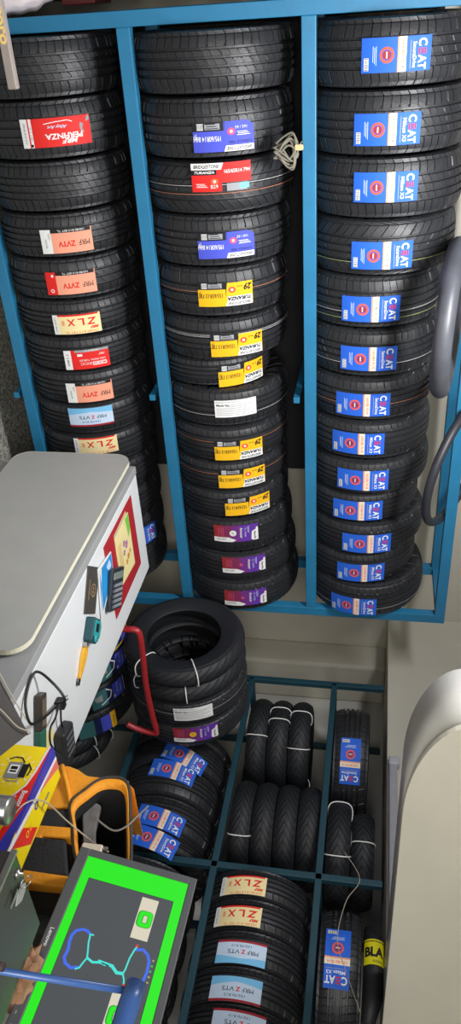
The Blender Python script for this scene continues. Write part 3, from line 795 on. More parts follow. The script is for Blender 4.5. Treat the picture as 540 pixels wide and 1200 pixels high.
# calculator
ca = empty('calculator', (2.165, -.935, ZD+.013), (R_(3), R_(-3), R_(60)))
ca.scale = (.92, .76, 1); tag(ca, 'black desk calculator with grey keys resting on the blue packet', 'calculator')
calcb = mat('calculator_body', (40, 44, 52), .4, noise=.05)
MB().box((-.075, -.125, 0), (.075, .125, .022), calcb, .006, 3).build('body', ca)
MB().box((-.06, .062, .0215), (.06, .105, .0245), mat('lcd', (120, 132, 124), .2, noise=.02), .001).build('screen', ca)
for r_ in range(5):
    for c_ in range(5):
        MB().box((-.062+.0255*c_, -.108+.031*r_, .0215), (-.062+.0255*c_+.019, -.108+.031*r_+.021, .027), mat('calc_key', (128, 134, 140), .5, noise=.03) if c_ else mat('calc_key_dark', (84, 90, 98), .5), .003, 1).build('key', ca)
ca.location.x += 0
# card folder with car maker's lettering
hy = empty('card_wallet', (2.015, -1.135, ZD), (0, 0, R_(50)))
hy.scale = (1.4, .88, 1); tag(hy, 'dark brown wallet with gold oval emblem and lettering on the desk edge', 'wallet')
brown_m = mat('brown_wallet', (70, 66, 62), .5, noise=.05); goldm = mat('gold_foil', (208, 176, 118), .35, metal=.4, noise=.05)
MB().box((-.048, -.112, 0), (.048, .112, .005), brown_m, .0015).build('cover', hy)
f = Flat(); f.ring(.012, .0, .017, .0205, goldm, 0, 28, ey=1.55)
f.text('H', .012, 0, .034, .016, -90, goldm, 0, shear=.3, bold=.01)
f.text('HYUNDAI', -.024, .0, .094, .011, -90, goldm, 0, bold=.02); f.text('CARS', .032, -.092, .014, .004, -90, goldm, 0)
link('emblem', f.mesh('emblem', lz=.0003), hy, (0, 0, .0054))
# tape measure
tm = empty('tape_measure', (2.145, -1.24, ZD), (0, 0, R_(-50)))
tm.scale = (1.15, 1.15, 1); tag(tm, 'teal and black tape measure lying on the white desk', 'tape measure')
tealp = mat('teal_plastic', (46, 158, 160), .35, noise=.05)
MB().prism([(-.046, -.040), (.036, -.040), (.046, -.028), (.046, .012), (.020, .038), (-.020, .044), (-.046, .026)], 2, 0, .040, mat('tape_rubber', (26, 70, 78), .5, noise=.05), .006, 3).build('case', tm)
MB().prism([(-.038, -.033), (.022, -.033), (.022, .030), (-.020, .036), (-.038, .022)], 2, .0395, .043, tealp, .001).build('side_plate', tm)
MB().prism([(-.026, -.020), (.004, -.020), (.004, .010), (-.026, .010)], 2, .0428, .0436, black_p).build('side_label', tm)
MB().lathe([(0, .0445), (.014, .0445), (.016, .040)], tealp, 20, Matrix.Translation((.026, 0, 0))).build('lock_button', tm)
MB().box((.046, -.038, .0), (.062, -.034, .02), steel, .001).build('tape_hook', tm)
# key strap
ks = empty('key_strap', (2.205, -1.36, ZD), (0, 0, R_(32))); tag(ks, 'yellow looped key strap with a dark key fob on the white desk', 'key ring')
ylw = mat('yellow_strap', (222, 168, 44), .6, noise=.08)
def ribbon(pts, w, th, m, name, par):
    mb = MB(); i = mb.mi(m); P = [Vector(p) for p in pts]; rings = []
    for k, p in enumerate(P):
        d = (P[min(k+1, len(P)-1)]-P[max(k-1, 0)]).normalized(); nrm = Vector((0, 0, 1)); s_ = d.cross(nrm).normalized()
        rings.append([mb.bm.verts.new(p+s_*th/2+nrm*w), mb.bm.verts.new(p-s_*th/2+nrm*w), mb.bm.verts.new(p-s_*th/2), mb.bm.verts.new(p+s_*th/2)])
    for A, B_ in zip(rings, rings[1:]):
        for j in range(4): mb.bm.faces.new((A[j], A[(j+1) % 4], B_[(j+1) % 4], B_[j]))
    mb.bm.faces.new(rings[0]); mb.bm.faces.new(rings[-1][::-1])
    return mb.build(name, par)
ribbon(curve_pts([(-.003, -.050, .002), (-.016, -.01, .002), (-.020, .035, .002), (-.008, .062, .002), (.010, .060, .002), (.018, .034, .002), (.012, -.01, .002), (.003, -.050, .002)], 6), .014, .003, ylw, 'strap_loop', ks)
MB().box((-.008, -.072, 0), (.008, -.046, .014), ylw, .003).build('strap_end', ks)
MB().box((-.010, -.098, 0), (.010, -.072, .012), black_p, .004).build('key_fob', ks)
MB().tube([(.014*math.cos(a*.5), -.078+.014*math.sin(a*.5), .008) for a in range(12)], .0016, steel, 6).build('split_ring', ks)
# socket strip / dark box with green end
pd = empty('power_bank', (2.07, -1.78, ZD), (0, 0, R_(-27)))
pd.scale = (1, .8, .6); tag(pd, 'slim dark box with a green end lying on the near desk end', 'box')
MB().box((-.085, -.030, 0), (.045, .030, .050), mat('dark_brown_case', (62, 56, 50), .35, noise=.1), .006).build('case', pd)
MB().box((.045, -.030, 0), (.120, .030, .048), mat('green_end', (46, 104, 84), .4, noise=.1), .005).build('green_end', pd)
MB().box((-.07, -.02, .0495), (.03, .02, .051), mat('brown_face', (110, 96, 80), .4, noise=.1), .0004).build('face_plate', pd)
pl = empty('cable_plug', (2.165, -1.625, ZD)); tag(pl, 'black two-pin cable plug standing on the white desk', 'plug')
MB().box((-.022, -.016, 0), (.022, .016, .034), black_p, .007, 3).build('plug_body', pl)
MB().tube([(.01, .016, .022), (.022, .045, .026)], .003, steel, 6).build('pin', pl); MB().tube([(-.008, .016, .022), (.004, .045, .026)], .003, steel, 6).build('pin', pl)
gd_ = empty('wall_charger', (2.33, -1.675, ZD), (0, 0, R_(-12))); tag(gd_, 'black ribbed battery charger at the near corner of the desk', 'charger')
MB().box((-.075, -.05, 0), (.075, .05, .045), mat('charger_black', (40, 40, 42), .5, noise=.1), .012, 3).build('body', gd_)
for k in range(4): MB().box((-.05+.026*k, -.035, .044), (-.04+.026*k, .035, .048), mat('charger_rib', (92, 94, 96), .5), .001).build('rib', gd_)
def cable(pts, r, m, name, label, cat='cable'):
    tag(MB().tube(curve_pts(pts, 8), r, m, 8).build(name), label, cat)
cable([(2.05, -1.73, .955), (2.02, -1.735, 1.0), (1.965, -1.715, .96), (1.895, -1.735, .915), (1.93, -1.83, .91), (1.99, -1.875, .93), (2.03, -1.83, .94), (2.10, -1.72, .93), (2.145, -1.635, .92)], .005, cable_b, 'charging_cable', 'black cable looping over the grey desk margin beside the dark box')
cable([(2.15, -1.64, .92), (2.16, -1.70, .925), (2.14, -1.77, .935), (2.19, -1.80, .94), (2.27, -1.77, .95)], .004, cable_b, 'charging_cable', 'black cable running from the plug left of the battery charger')
cable([(2.18, -1.64, .92), (2.24, -1.66, .92), (2.31, -1.63, .915), (2.39, -1.60, .92), (2.40, -1.66, .94), (2.37, -1.69, .945)], .004, cable_b, 'charging_cable', 'black cable curving from the plug to the right of the battery charger')
o = MB().box((2.20, -1.80, ZD), (2.26, -1.70, ZD+.002), mat('cream_slip', (232, 216, 150), .6, noise=.08), .0004).build('paper_slip'); tag(o, 'small cream paper slip under the charger cables', 'paper slip')

# ------------------------------------------------------------------ machine cabinet and the things on it
cab = empty('machine_cabinet', (2.05, -2.7, 0)); tag(cab, 'dark grey steel cabinet carrying monitor, bag and boxes', 'cabinet')
cabm = mat('cabinet_steel', (70, 70, 72), .5, noise=.05)
MB().box((-.72, -.70, .05), (.50, .72, .80), cabm, .012, 3).build('cabinet_body', cab)
MB().box((-.728, -.66, .10), (-.72, -.02, .76), cabm, .004).build('cabinet_door', cab); MB().box((-.728, .02, .10), (-.72, .66, .76), cabm, .004).build('cabinet_door', cab)
for x in (-.62, .42):
    for y in (-.6, .62): MB().lathe([(0, 0), (.03, 0), (.03, .05), (0, .05)], black_p, 12, Matrix.Translation((x, y, 0))).build('foot', cab)
# grey plastic case
gc = empty('equipment_case', (1.48, -2.38, .80)); tag(gc, 'dark grey plastic equipment hood with a blunt corner in front of the desk panel', 'equipment case')
hp = [(.150, .165), (-.150, .105), (-.24, -.10), (-.10, -.26), (.045, -.02)]
MB().prism(hp, 2, 0, .345, dgrey_p, .014, 3).build('case_body', gc)
MB().prism([(a*.9-.004, b*.9+.0) for a, b in hp], 2, .343, .35, dgrey_p, .002).build('lid', gc)
cable([(1.30, -2.40, 1.158), (1.40, -2.335, 1.158), (1.52, -2.285, 1.158), (1.60, -2.235, 1.157), (1.66, -2.20, 1.10), (1.67, -2.19, .98), (1.66, -2.2, .81)], .0018, cable_w, 'thin_cable', 'thin beige cable lying over the dark grey hood')
cable([(1.28, -2.30, 1.158), (1.42, -2.27, 1.158), (1.55, -2.235, 1.157)], .0016, cable_w, 'thin_cable', 'short thin cable across the upper part of the dark grey hood')

# yellow carton
yc = empty('printed_carton', (1.75, -2.37, .80)); tag(yc, 'yellow, red and blue printed carton with a picture of a small machine', 'carton')
yel = mat('carton_yellow', (240, 212, 20), .35, noise=.05, nscale=8, coat=.2); cred = mat('carton_red', (222, 36, 30), .35, noise=.05); cblu = mat('carton_blue', (58, 60, 170), .35, noise=.05)
cwh = mat('carton_white', (228, 220, 222), .4); corn = mat('carton_coral', (226, 110, 100), .4)
MB().box((0, -.235, 0), (.125, .212, .366), yel, .004).build('carton_body', yc)
# artwork on the side facing the camera: flat t = -y, s = z
f = Flat()
f.poly([(-.212, .366), (-.203, .352), (-.125, .345), (-.076, .335), (-.045, .315), (-.015, .285), (.004, .295), (.01, .33), (.06, .325), (.16, .27), (.233, .21), (.233, .366)], cred, 0)
f.poly([(-.212, .352), (-.125, .343), (-.076, .333), (-.045, .313), (-.013, .281), (-.016, .288), (-.047, .320), (-.078, .339), (-.125, .349), (-.212, .358)], cwh, 1)
f.poly([(.0, .355), (.10, .335), (.233, .27), (.233, .32), (.12, .366), (.0, .366)], cblu, 1)
f.poly([(-.212, .366), (-.212, .359), (.0, .357), (.0, .366)], cblu, 1)
for k in range(14):
    a = 2*PI*k/14; f.poly([(-.125+.036*math.cos(a), .29+.036*math.sin(a)), (-.125+.052*math.cos(a+.06), .29+.052*math.sin(a+.06)), (-.125+.052*math.cos(a-.06), .29+.052*math.sin(a-.06))], pcr, 0)
f.poly([(-.148, .262), (-.095, .262), (-.095, .30), (-.105, .318), (-.14, .318), (-.150, .30)], mat('machine_grey', (130, 132, 134), .4), 4)
f.rect(-.145, .302, -.100, .322, pk, 5); f.rect(-.140, .268, -.110, .296, pw, 5); f.rect(-.135, .272, -.124, .292, pk, 6); f.rect(-.121, .272, -.115, .292, pk, 6)
f.line([(-.150, .305), (-.165, .292), (-.166, .272), (-.158, .258)], .004, pk, 5); f.line([(-.10, .312), (-.088, .306), (-.086, .280), (-.092, .268)], .003, pgr, 5)
f.line([(-.148, .318), (-.13, .332), (-.108, .328)], .004, pk, 5)
f.text('Bosons', -.035, .342, .050, .016, 0, cwh, 5, bold=.03); f.text('+ 20', -.03, .322, .026, .010, 0, cwh, 5)
f.rect(.10, .03, .18, .09, cred, 2); f.text('1/2 HP', -.12, .12, .10, .024, 0, pk, 3, bold=.02)
me = f.mesh('side_print', lz=.00025)
sp = link('side_print', me, yc); sp.matrix_basis = Matrix(((0, 0, -1, -.0006), (-1, 0, 0, 0), (0, 1, 0, 0), (0, 0, 0, 1)))
f = Flat()   # top artwork, t = x, s = y
f.poly([(0, .212), (0, -.06), (.020, -.10), (.036, .05), (.05, .212)], cblu, 0); f.poly([(.036, .212), (.022, .05), (.0, -.10), (.012, -.14), (.036, .05), (.05, .212)], cwh, 1)
f.poly([(.05, .212), (.036, .08), (.085, .212)], corn, 1); f.poly([(.03, -.03), (.11, .03), (.115, -.02), (.02, -.10)], cred, 1)
f.text('20', .07, -.01, .04, .02, -90, pye, 2); f.ring(.05, .055, .007, .012, cblu, 2); f.text('water', .09, .10, .06, .012, -90, cblu, 2)
tp = link('top_print', f.mesh('top_print', lz=.00025), yc, (0, 0, .3664))
# steel spray can
sk = empty('spray_can', (1.60, -2.475, .80)); tag(sk, 'steel and white can at the left edge in front of the yellow carton', 'can')
MB().lathe([(0, 0), (.032, 0), (.034, .01), (.034, .33), (.030, .345), (0, .345)], white_p, 24).build('can_body', sk)
MB().lathe([(.035, .335), (.035, .40), (.030, .405), (0, .405)], steel, 24).build('steel_cap', sk)

# tool bag: outline measured in y,z with real depth along x
bg = empty('tool_bag', (2.06, -2.2, .80)); tag(bg, 'open yellow-orange and black canvas tool bag behind the monitor', 'bag')
orn = mat('orange_canvas', (226, 148, 30), .65, noise=.1, nscale=10, bump=.25, bscale=70); blk = mat('black_canvas', (34, 34, 35), .8, noise=.1, bump=.3, bscale=90); gcan = mat('grey_lining', (104, 104, 102), .8, noise=.25, nscale=30)
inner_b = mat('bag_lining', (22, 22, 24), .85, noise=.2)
def bagpoly(pts, x0, x1, m, name, bevel=.012):
    return MB().prism([(y+2.2, z-.80) for y, z in pts], 0, x0, x1, m, bevel, 3).build(name, bg)
# body shell
bagpoly([(-1.985, .82), (-1.985, 1.07), (-2.04, 1.17), (-2.15, 1.155), (-2.30, 1.22), (-2.47, 1.26), (-2.47, .82)], .0, .26, blk, 'bag_body', .02)
# orange shoulder panel
bagpoly([(-1.99, 1.0), (-1.985, 1.10), (-1.995, 1.135), (-2.015, 1.17), (-2.016, 1.255), (-2.024, 1.31), (-2.048, 1.340), (-2.036, 1.31), (-2.027, 1.262), (-2.040, 1.218), (-2.078, 1.186), (-2.135, 1.156), (-2.155, 1.08)], -.014, .25, orn, 'orange_shoulder', .012)
MB().tube(curve_pts([(-.018, .205, .28), (-.03, .17, .30), (-.022, .12, .33), (-.018, .06, .36)], 6), .008, orn, 8).build('seam_fold', bg)
bagpoly([(-2.16, 1.04), (-2.15, 1.165), (-2.215, 1.185), (-2.225, 1.05)], -.018, .02, blk, 'black_panel', .008)
bagpoly([(-2.222, 1.03), (-2.214, 1.19), (-2.25, 1.20), (-2.262, 1.04)], -.026, .02, orn, 'orange_strap', .005)
bagpoly([(-2.25, 1.03), (-2.25, 1.11), (-2.37, 1.165), (-2.40, 1.10), (-2.40, 1.03)], -.030, .02, orn, 'orange_pocket_edge', .006)
bagpoly([(-2.262, 1.03), (-2.262, 1.19), (-2.37, 1.235), (-2.385, 1.05)], -.034, .02, blk, 'side_pocket', .008)
bagpoly([(-2.37, 1.10), (-2.372, 1.24), (-2.405, 1.255), (-2.41, 1.11)], -.036, .02, orn, 'orange_band', .005)
# gaping mouth: rim, gusset and deep dark inside
mouth = [(-2.140, 1.165), (-2.085, 1.195), (-2.048, 1.225), (-2.035, 1.262), (-2.040, 1.30), (-2.075, 1.325), (-2.16, 1.352), (-2.30, 1.392), (-2.36, 1.385), (-2.36, 1.29), (-2.30, 1.235), (-2.22, 1.20)]
mp = [Vector((-.02, y+2.2, z-.80)) for y, z in mouth]
outer = curve_pts(mp, 5, True)
c0 = Vector((-.02, -.02, .475))
mb = MB(); oi = mb.mi(orn); bi = mb.mi(inner_b)
n_ = len(outer); r0_ = [mb.bm.verts.new(p+(p-c0)*.05) for p in outer]; r1_ = [mb.bm.verts.new(p*1+Vector((-.012, 0, 0))) for p in outer]
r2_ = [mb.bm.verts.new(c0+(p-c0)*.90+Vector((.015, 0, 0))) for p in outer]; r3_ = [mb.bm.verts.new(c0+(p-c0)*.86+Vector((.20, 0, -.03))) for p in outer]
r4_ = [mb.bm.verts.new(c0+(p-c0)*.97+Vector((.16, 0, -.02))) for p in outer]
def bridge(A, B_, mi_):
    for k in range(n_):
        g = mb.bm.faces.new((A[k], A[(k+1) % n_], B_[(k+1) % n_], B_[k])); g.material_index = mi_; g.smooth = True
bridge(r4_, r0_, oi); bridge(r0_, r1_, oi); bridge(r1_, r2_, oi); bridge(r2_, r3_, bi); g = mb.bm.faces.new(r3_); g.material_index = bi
mb.build('bag_mouth', bg)
MB().tube([p+(p-c0)*.06+Vector((-.004, 0, 0)) for p in outer], .006, mat('black_piping', (56, 52, 48), .7, noise=.1), 8, closed=True).build('piping', bg)
bagpoly([(-2.13, 1.185), (-2.08, 1.215), (-2.09, 1.235), (-2.18, 1.245), (-2.30, 1.285), (-2.34, 1.28), (-2.28, 1.24), (-2.20, 1.21)], .03, .05, gcan, 'mesh_pocket', .006)
ch = empty('charger_block', (2.075, -2.27, 1.28)); tag(ch, 'cream charger block inside the open mouth of the bag', 'charger')
MB().box((-.03, -.02, -.045), (.0, .02, .02), mat('cream_plastic', (224, 216, 196), .4, noise=.03), .006, 3).build('charger_body', ch)
MB().box((-.026, .006, .02), (-.006, .016, .035), steel, .001).build('usb_plug', ch)
cable([(1.74, -2.42, 1.14), (1.72, -2.37, 1.17), (1.80, -2.30, 1.182), (1.96, -2.245, 1.20), (2.02, -2.235, 1.225), (2.045, -2.245, 1.262), (2.05, -2.262, 1.30), (2.06, -2.264, 1.318)], .0022, cable_w, 'usb_cable', 'beige cable crossing the yellow carton into the tool bag')
cable([(2.00, -2.20, 1.268), (2.01, -2.225, 1.325), (2.01, -2.21, 1.36), (2.015, -2.165, 1.385), (2.04, -2.11, 1.40)], .0028, mat('grey_lead', (120, 116, 108), .5), 'thin_lead', 'thin grey lead looping in the dark mouth of the bag')

# black lock box with keys
kb = empty('lock_box', (1.69, -2.6, .80)); tag(kb, 'black steel box with bright front edge and keys in its lock, left of the monitor', 'lock box')
bbm = mat('black_enamel', (50, 48, 46), .35, noise=.08)
MB().box((-.15, -.50, 0), (.14, -.012, .488), bbm, .006).build('box_body', kb)
MB().box((-.153, -.50, .476), (-.146, -.010, .491), steel, .001).build('front_edge', kb)
MB().lathe([(0, 0), (.011, 0), (.011, .006), (.004, .008), (.004, .016), (0, .016)], steel, 16, Matrix.Translation((-.10, -.035, .487))).build('lock_barrel', kb)
ky = empty('key_ring', (1.60, -2.64, 1.30)); tag(ky, 'small keys on a ring with a grey drop-shaped fob', 'keys')
MB().tube([(.014*math.cos(2*PI*a/16), .014*math.sin(2*PI*a/16)-.005, .012+.008*math.sin(2*PI*a/16)) for a in range(16)], .0014, steel, 6, closed=True).build('ring', ky)
MB().prism([(-.007, 0), (.007, 0), (.005, -.012), (.003, -.042), (-.003, -.042), (-.004, -.012)], 2, -.001, .0012, steel, .0003).build('key', ky, (.012, -.02, -.004))
MB().prism([(0, .014), (.014, .002), (.018, -.020), (.0, -.044), (-.018, -.020), (-.014, .002)], 2, 0, .004, mat('grey_fob', (150, 148, 150), .45, noise=.04), .0012).build('fob', ky, (.036, .0, -.007))
# crumpled brown paper and red tool behind
rnd = random.Random(11)
mb = MB(); t = bmesh.new(); bmesh.ops.create_icosphere(t, subdivisions=3, radius=1)
for v in t.verts: v.co = Vector((v.co.x*.036, v.co.y*.070, v.co.z*.045))*(1+.35*math.sin(9*v.co.x+5*v.co.z)*math.cos(7*v.co.y+3)+rnd.uniform(-.08, .08))
mb.merge(t, mat('brown_paper', (150, 112, 84), .7, noise=.2, nscale=25))
o = mb.build('crumpled_wrapper', None, (1.868, -2.715, 1.262)); tag(o, 'crumpled brown paper wrapper between the lock box and the monitor', 'wrapper')
bs = MB().box((1.84, -2.82, .80), (1.93, -2.615, 1.205), mat('cardboard', (120, 92, 66), .7, noise=.1), .004).build('cardboard_box'); tag(bs, 'small brown cardboard box under the crumpled wrapper', 'box')
rt = empty('red_pliers', (1.865, -2.86, 1.24)); tag(rt, 'red-handled tool lying behind the lock box at the lower left', 'tool')
MB().tube(curve_pts([(0, 0, 0), (.02, -.04, .01), (.02, -.10, .012)], 6), [.010]*13, mat('red_handle', (210, 60, 56), .4), 10).build('handle', rt); MB().tube(curve_pts([(0, 0, 0), (-.02, -.04, .01), (-.015, -.10, .012)], 6), [.010]*13, mat('red_handle', (210, 60, 56), .4), 10).build('handle', rt)
MB().tube([(0, -.005, 0), (.0, .03, 0), (0, .06, 0)], [.013, .012, .004], steel, 10).build('jaws', rt)

# ------------------------------------------------------------------ monitor
BL = Vector((1.933, -2.334, 1.278)); h = Vector((-math.sin(R_(7.8)), -math.cos(R_(7.8)), 0))   # to the viewer's right
w = Vector((.216, -.03, .976)); w = (w-h*w.dot(h)).normalized(); nn = h.cross(w)
Mm = Matrix.Identity(4)
for i in range(3): Mm[i][0] = h[i]; Mm[i][1] = w[i]; Mm[i][2] = nn[i]; Mm[i][3] = BL[i]
mo = empty('computer_monitor'); mo.matrix_world = Mm; tag(mo, 'flat computer monitor with a bright green framed wheel diagram on screen', 'monitor')
MW, MH = .565, .336
bz = MB()
bz.box((0, 0, -.022), (MW, .030, 0), bezel_m, .003); bz.box((0, MH-.021, -.022), (MW, MH, 0), bezel_m, .003)
bz.box((0, .028, -.022), (.022, MH-.019, 0), bezel_m, .002); bz.box((MW-.022, .028, -.022), (MW, MH-.019, 0), bezel_m, .002)
bz.build('bezel', mo)
MB().box((.004, .004, -.045), (MW-.004, MH-.004, -.020), black_p, .008, 3).build('rear_shell', mo)
def em(name, c, s=1.0): 
    m_ = mat(name, c, .35, emit=s)
    m_.node_tree.nodes['Principled BSDF'].inputs['Base Color'].default_value = (.01, .01, .01, 1); return m_
sg = em('screen_green', (30, 238, 14), .95); sgry = em('screen_grey', (76, 80, 84), .9); swh = em('screen_cream', (226, 218, 196), .9); sbl = em('screen_blue', (66, 106, 232), 1); scy = em('screen_cyan', (70, 226, 214), 1); sdg = em('screen_dark_green', (20, 170, 30), .9); srd = em('screen_red', (220, 60, 50), .9); syl = em('screen_yellow', (220, 210, 60), .8); sdk = em('screen_dark', (38, 60, 44), .6)
f = Flat()
f.rect(.022, .030, MW-.022, MH-.021, sg, 0)
f.rect(.085, .053, .478, .289, sdk, 1); f.rect(.0865, .0545, .4765, .2875, sgry, 2)
f.rect(.097, .2065, .215, .2515, swh, 3); f.rect(.350, .2065, .468, .2515, swh, 3)
for cx in (.158, .410):
    f.poly(rrect(.048, .040, .012, 4, cx, .229), sdg, 4); f.poly(rrect(.044, .035, .010, 4, cx, .230), sg, 5); f.poly(rrect(.024, .015, .004, 3, cx, .230), sdg, 6); f.poly(rrect(.020, .010, .002, 3, cx, .230), swh, 7)
f.line([(.2375, .110), (.2308, .100), (.2300, .088), (.238, .073), (.252, .0668), (.270, .067), (.290, .071), (.311, .069), (.324, .076), (.3314, .093), (.325, .108)], .0075, sbl, 4)
f.line([(.237, .118), (.2375, .110), (.258, .1123), (.2834, .119), (.2982, .1221), (.310, .117), (.3255, .1123), (.331, .104)], .004, scy, 5)
f.line([(.2977, .124), (.3036, .138), (.299, .155), (.301, .170)], .006, scy, 5)
f.line([(.297, .152), (.299, .186), (.3117, .202), (.3095, .2168)], .008, scy, 5); f.line([(.299, .160), (.301, .178)], .003, sdk, 6)
f.line([(.3095, .2168), (.2977, .2196), (.2681, .2215), (.2435, .2274), (.236, .2303)], .004, scy, 5)
f.line([(.3095, .2168), (.3225, .2234), (.332, .226)], .004, scy, 5)
f.line([(.2423, .2315), (.2373, .2478), (.247, .262), (.262, .270), (.290, .272), (.318, .268), (.334, .252), (.336, .234)], .0075, sbl, 4)
f.disc(.232, .231, .004, srd, 6); f.disc(.336, .228, .004, srd, 6)
for k, c_ in enumerate((syl, sg, sg, syl, syl)): f.ring(.258+.014*k, .2795, .0012, .0026, c_, 5, 8)
link('screen', f.mesh('screen', lz=.00015), mo, (0, 0, -.0035))
f = Flat(); f.text('Lenovo', .275, .015, .050, .010, 0, mat('bezel_print', (214, 214, 212), .4), 0, bold=.01); link('maker_name', f.mesh('maker_name', lz=.0002), mo, (0, 0, .0004))
for k in range(5): MB().box((.40+.03*k, .010, 0), (.408+.03*k, .013, .0006), mat('button_mark', (130, 132, 134), .4)).build('button', mo)
stt = MB().box((.24, -.12, -.075), (.33, .16, -.045), black_p, .006).build('stand_neck', mo)
Mi = Mm.inverted()
sb = MB().box((1.95, -2.74, .80), (2.19, -2.48, .815), black_p, .005).build('stand_base', mo); sb.matrix_parent_inverse = Mi
sp_ = MB().box((1.995, -2.64, .81), (2.03, -2.55, 1.36), black_p, .006).build('stand_post', mo); sp_.matrix_parent_inverse = Mi

# blue metal stand in front of the screen
bs_m = mat('slate_blue_paint', (62, 96, 158), .3, noise=.06)
st = empty('sensor_stand', (1.0, -3.105, 0)); tag(st, 'slate blue metal stand with thin rod and thick tube crossing the monitor', 'stand')
MB().tube([(.024, .012, 1.752), (.0, .002, 1.55), (-.02, -.01, 1.0), (-.03, -.015, .02)], .0046, bs_m, 12).build('thin_rod', st)
MB().tube([(-.006, .004, 1.596), (-.007, .004, 1.585), (-.009, .003, 1.57)], .0056, mat('rust', (60, 44, 40), .6), 12).build('worn_sleeve', st)
MB().lathe([(0, 0), (.13, 0), (.13, .02), (.02, .03), (0, .03)], bs_m, 24, Matrix.Translation((-.03, -.015, 0))).build('round_base', st)
MB().tube([(.021, .020, 1.762), (.018, -.005, 1.760), (.012, -.16, 1.752), (.006, -.34, 1.744)], .0135, bs_m, 20).build('thick_tube', st)

# ------------------------------------------------------------------ cream housing at the upper right
hs = empty('rounded_housing', (2.7, -1.78, 2.18)); tag(hs, 'large cream housing with a rounded corner fixed to the wall at the right edge', 'housing')
def hprof(x0, x1, z0, z1, rx, rz, n=14):
    pts = [(x1, z0)]
    for k in range(n+1):
        a = PI/2*k/n; pts.append((x0+rx-rx*math.sin(a), z0+rz-rz*math.cos(a)))
    pts += [(x0, z1), (x1, z1)]
    return pts
HP = hprof(1.80-2.7, 3.668-2.7, 0, .88, .40, .17)
MB().prism(HP, 1, -.12, .12, pearl_m).build('housing_body', hs)
for p in hs.children[0].data.polygons:
    p.use_smooth = abs(p.normal.y) < .3
MB().prism(hprof(1.775-2.7, 3.668-2.7, -.006, .88, .43, .19), 1, -.14, -.121, cream_m, .002).build('front_plate', hs)
# pale batten along the soffit
bt = empty('light_batten', (3.66, -.5, 2.2)); tag(bt, 'slim grey unlit batten with rounded end along the bottom of the wall strip', 'light batten')
MB().box((-.039, -1.14, .0), (.008, -.02, .045), mat('batten_grey', (158, 158, 164), .4, noise=.04), .010, 3).build('batten_body', bt)
MB().box((-.044, -.06, -.004), (.008, .0, .060), mat('batten_cap', (176, 178, 184), .4, noise=.03), .014, 4).build('end_cap', bt)
cable([(3.60, -1.15, 1.98), (3.575, -1.30, 2.06), (3.58, -1.42, 2.0), (3.59, -1.60, 1.97), (3.58, -1.75, 2.02), (3.57, -1.9, 2.08)], .0016, cable_w, 'hanging_wire', 'thin pale wire hanging over the tyres beside the yellow band')

# ------------------------------------------------------------------ things left of the blue rack
def shell_bag():
    t = bmesh.new(); bmesh.ops.create_icosphere(t, subdivisions=4, radius=1)
    for v in t.verts:
        c = v.co.copy(); s_ = 1+.05*math.sin(11*c.x+4*c.z)+.04*math.sin(17*c.z+5*c.y)+.03*math.sin(23*c.y-7*c.z)
        v.co = Vector((c.x*.135*s_, c.y*.11*s_, c.z*.21*s_))
    return t
mb = MB(); mb.merge(shell_bag(), mat('white_plastic_bag', (232, 222, 224), .4, noise=.05), True)
o = mb.build('plastic_bag', None, (-.138, .10, .50)); tag(o, 'crumpled white plastic bag at the top left corner beside the rack', 'plastic bag')
MB_ = MB().box((-.30, -.02, 0), (-.01, .25, .30), mat('brown_carton', (110, 86, 64), .7, noise=.1), .004).build('cardboard_carton'); tag(MB_, 'brown carton under the white plastic bag left of the rack', 'carton')
o = MB().box((-.34, .26, .645), (-.03, .50, .795), mat('maroon_carton', (110, 44, 44), .6, noise=.1), .006).build('maroon_box'); tag(o, 'dark maroon box at the top edge beside the rack post', 'box')
for i, (z, l_) in enumerate(((.90, 'lowest'), (1.12, 'second'), (1.34, 'third'), (1.56, 'fourth'), (1.78, 'fifth'), (2.0, 'sixth'))):
    tyre((-.375, .41, z), .33, .20, 'z', 'C', None, 0, 0, 'dark tyre in the flat stack beyond the top edge post, %s from the left' % l_, 'tyre', 'flat stack of tyres beyond the left post', spin=.2*i)
o = MB().box((-.70, .26, 0), (-.05, .72, .64), mat('dark_crate', (44, 40, 40), .7, noise=.1), .01).build('storage_crate'); tag(o, 'dark crate carrying the flat stack of tyres beyond the rack', 'crate')
o.location = (0, 0, 0)

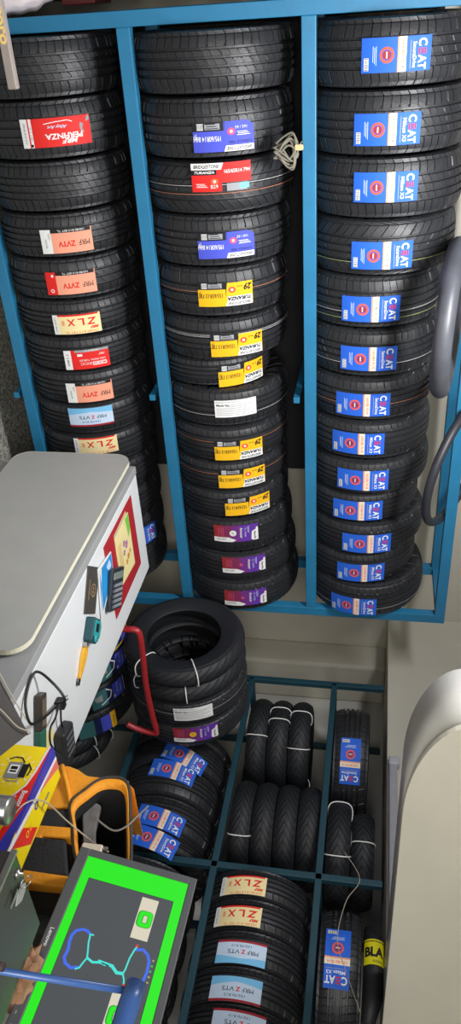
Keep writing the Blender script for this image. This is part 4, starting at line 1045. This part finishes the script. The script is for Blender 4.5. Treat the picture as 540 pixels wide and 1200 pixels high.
# machine in the lower-left foreground with steel edge and yellow lettering
fg = empty('parts_box', (-.18, -2.02, 0)); tag(fg, 'black open box with a grey steel edge and yellow lettering at the top left corner', 'box')
MB().box((-.22, -.05, 0), (.235, .13, 1.27), black_p, .008).build('box_body', fg)
MB().box((-.24, -.078, 1.378), (.275, -.062, 1.394), mat('grey_steel_edge', (148, 138, 132), .45, noise=.08, nscale=30), .002).build('steel_edge', fg)
MB().box((-.24, -.064, 1.24), (.262, -.048, 1.380), black_p, .004).build('front_lip', fg)
f = Flat(); f.text('cororo', 0, 0, .085, .012, 0, mat('yellow_print', (232, 196, 110), .5), 0, bold=.03)
q = link('lettering', f.mesh('lettering', lz=.0003), fg); q.matrix_basis = Matrix.Translation((.165, -.0786, 1.3865)) @ Matrix.Rotation(R_(90), 4, 'X')
MB().tube([(.035*math.cos(2*PI*a/28), 0, .035*math.sin(2*PI*a/28)) for a in range(28)], .003, steel, 8, closed=True).build('chrome_ring', fg, (.205, -.07, 1.335))

# ------------------------------------------------------------------ light
def area(name, loc, target, sx, sy, power, c):
    l = bpy.data.lights.new(name, 'AREA'); l.shape = 'RECTANGLE'; l.size = sx; l.size_y = sy; l.energy = power; l.color = c
    o_ = bpy.data.objects.new(name, l); col.objects.link(o_); o_.location = loc
    d = Vector(target)-Vector(loc); o_.rotation_euler = d.to_track_quat('-Z', 'Y').to_euler()
    return o_
area('ceiling_panel', (.6, -1.35, 3.0), (1.1, -.3, .9), .9, .3, 74, (.98, .98, 1.0))
area('front_fill', (-.4, -5.5, 2.5), (2.0, 0, 1.6), 2.4, 1.3, 130, (1.0, .965, .91))  # added fill lamp with no visible source, brightens housing and desk from behind camera
wl = bpy.data.worlds.new('world'); sc.world = wl; wl.use_nodes = True
bgn = wl.node_tree.nodes['Background']; bgn.inputs[0].default_value = (.62, .76, 1.0, 1); bgn.inputs[1].default_value = .22
sc.view_settings.view_transform = 'Standard'; sc.view_settings.look = 'None'; sc.view_settings.gamma = 1; sc.view_settings.exposure = 0
sc.view_settings.use_curve_mapping = False
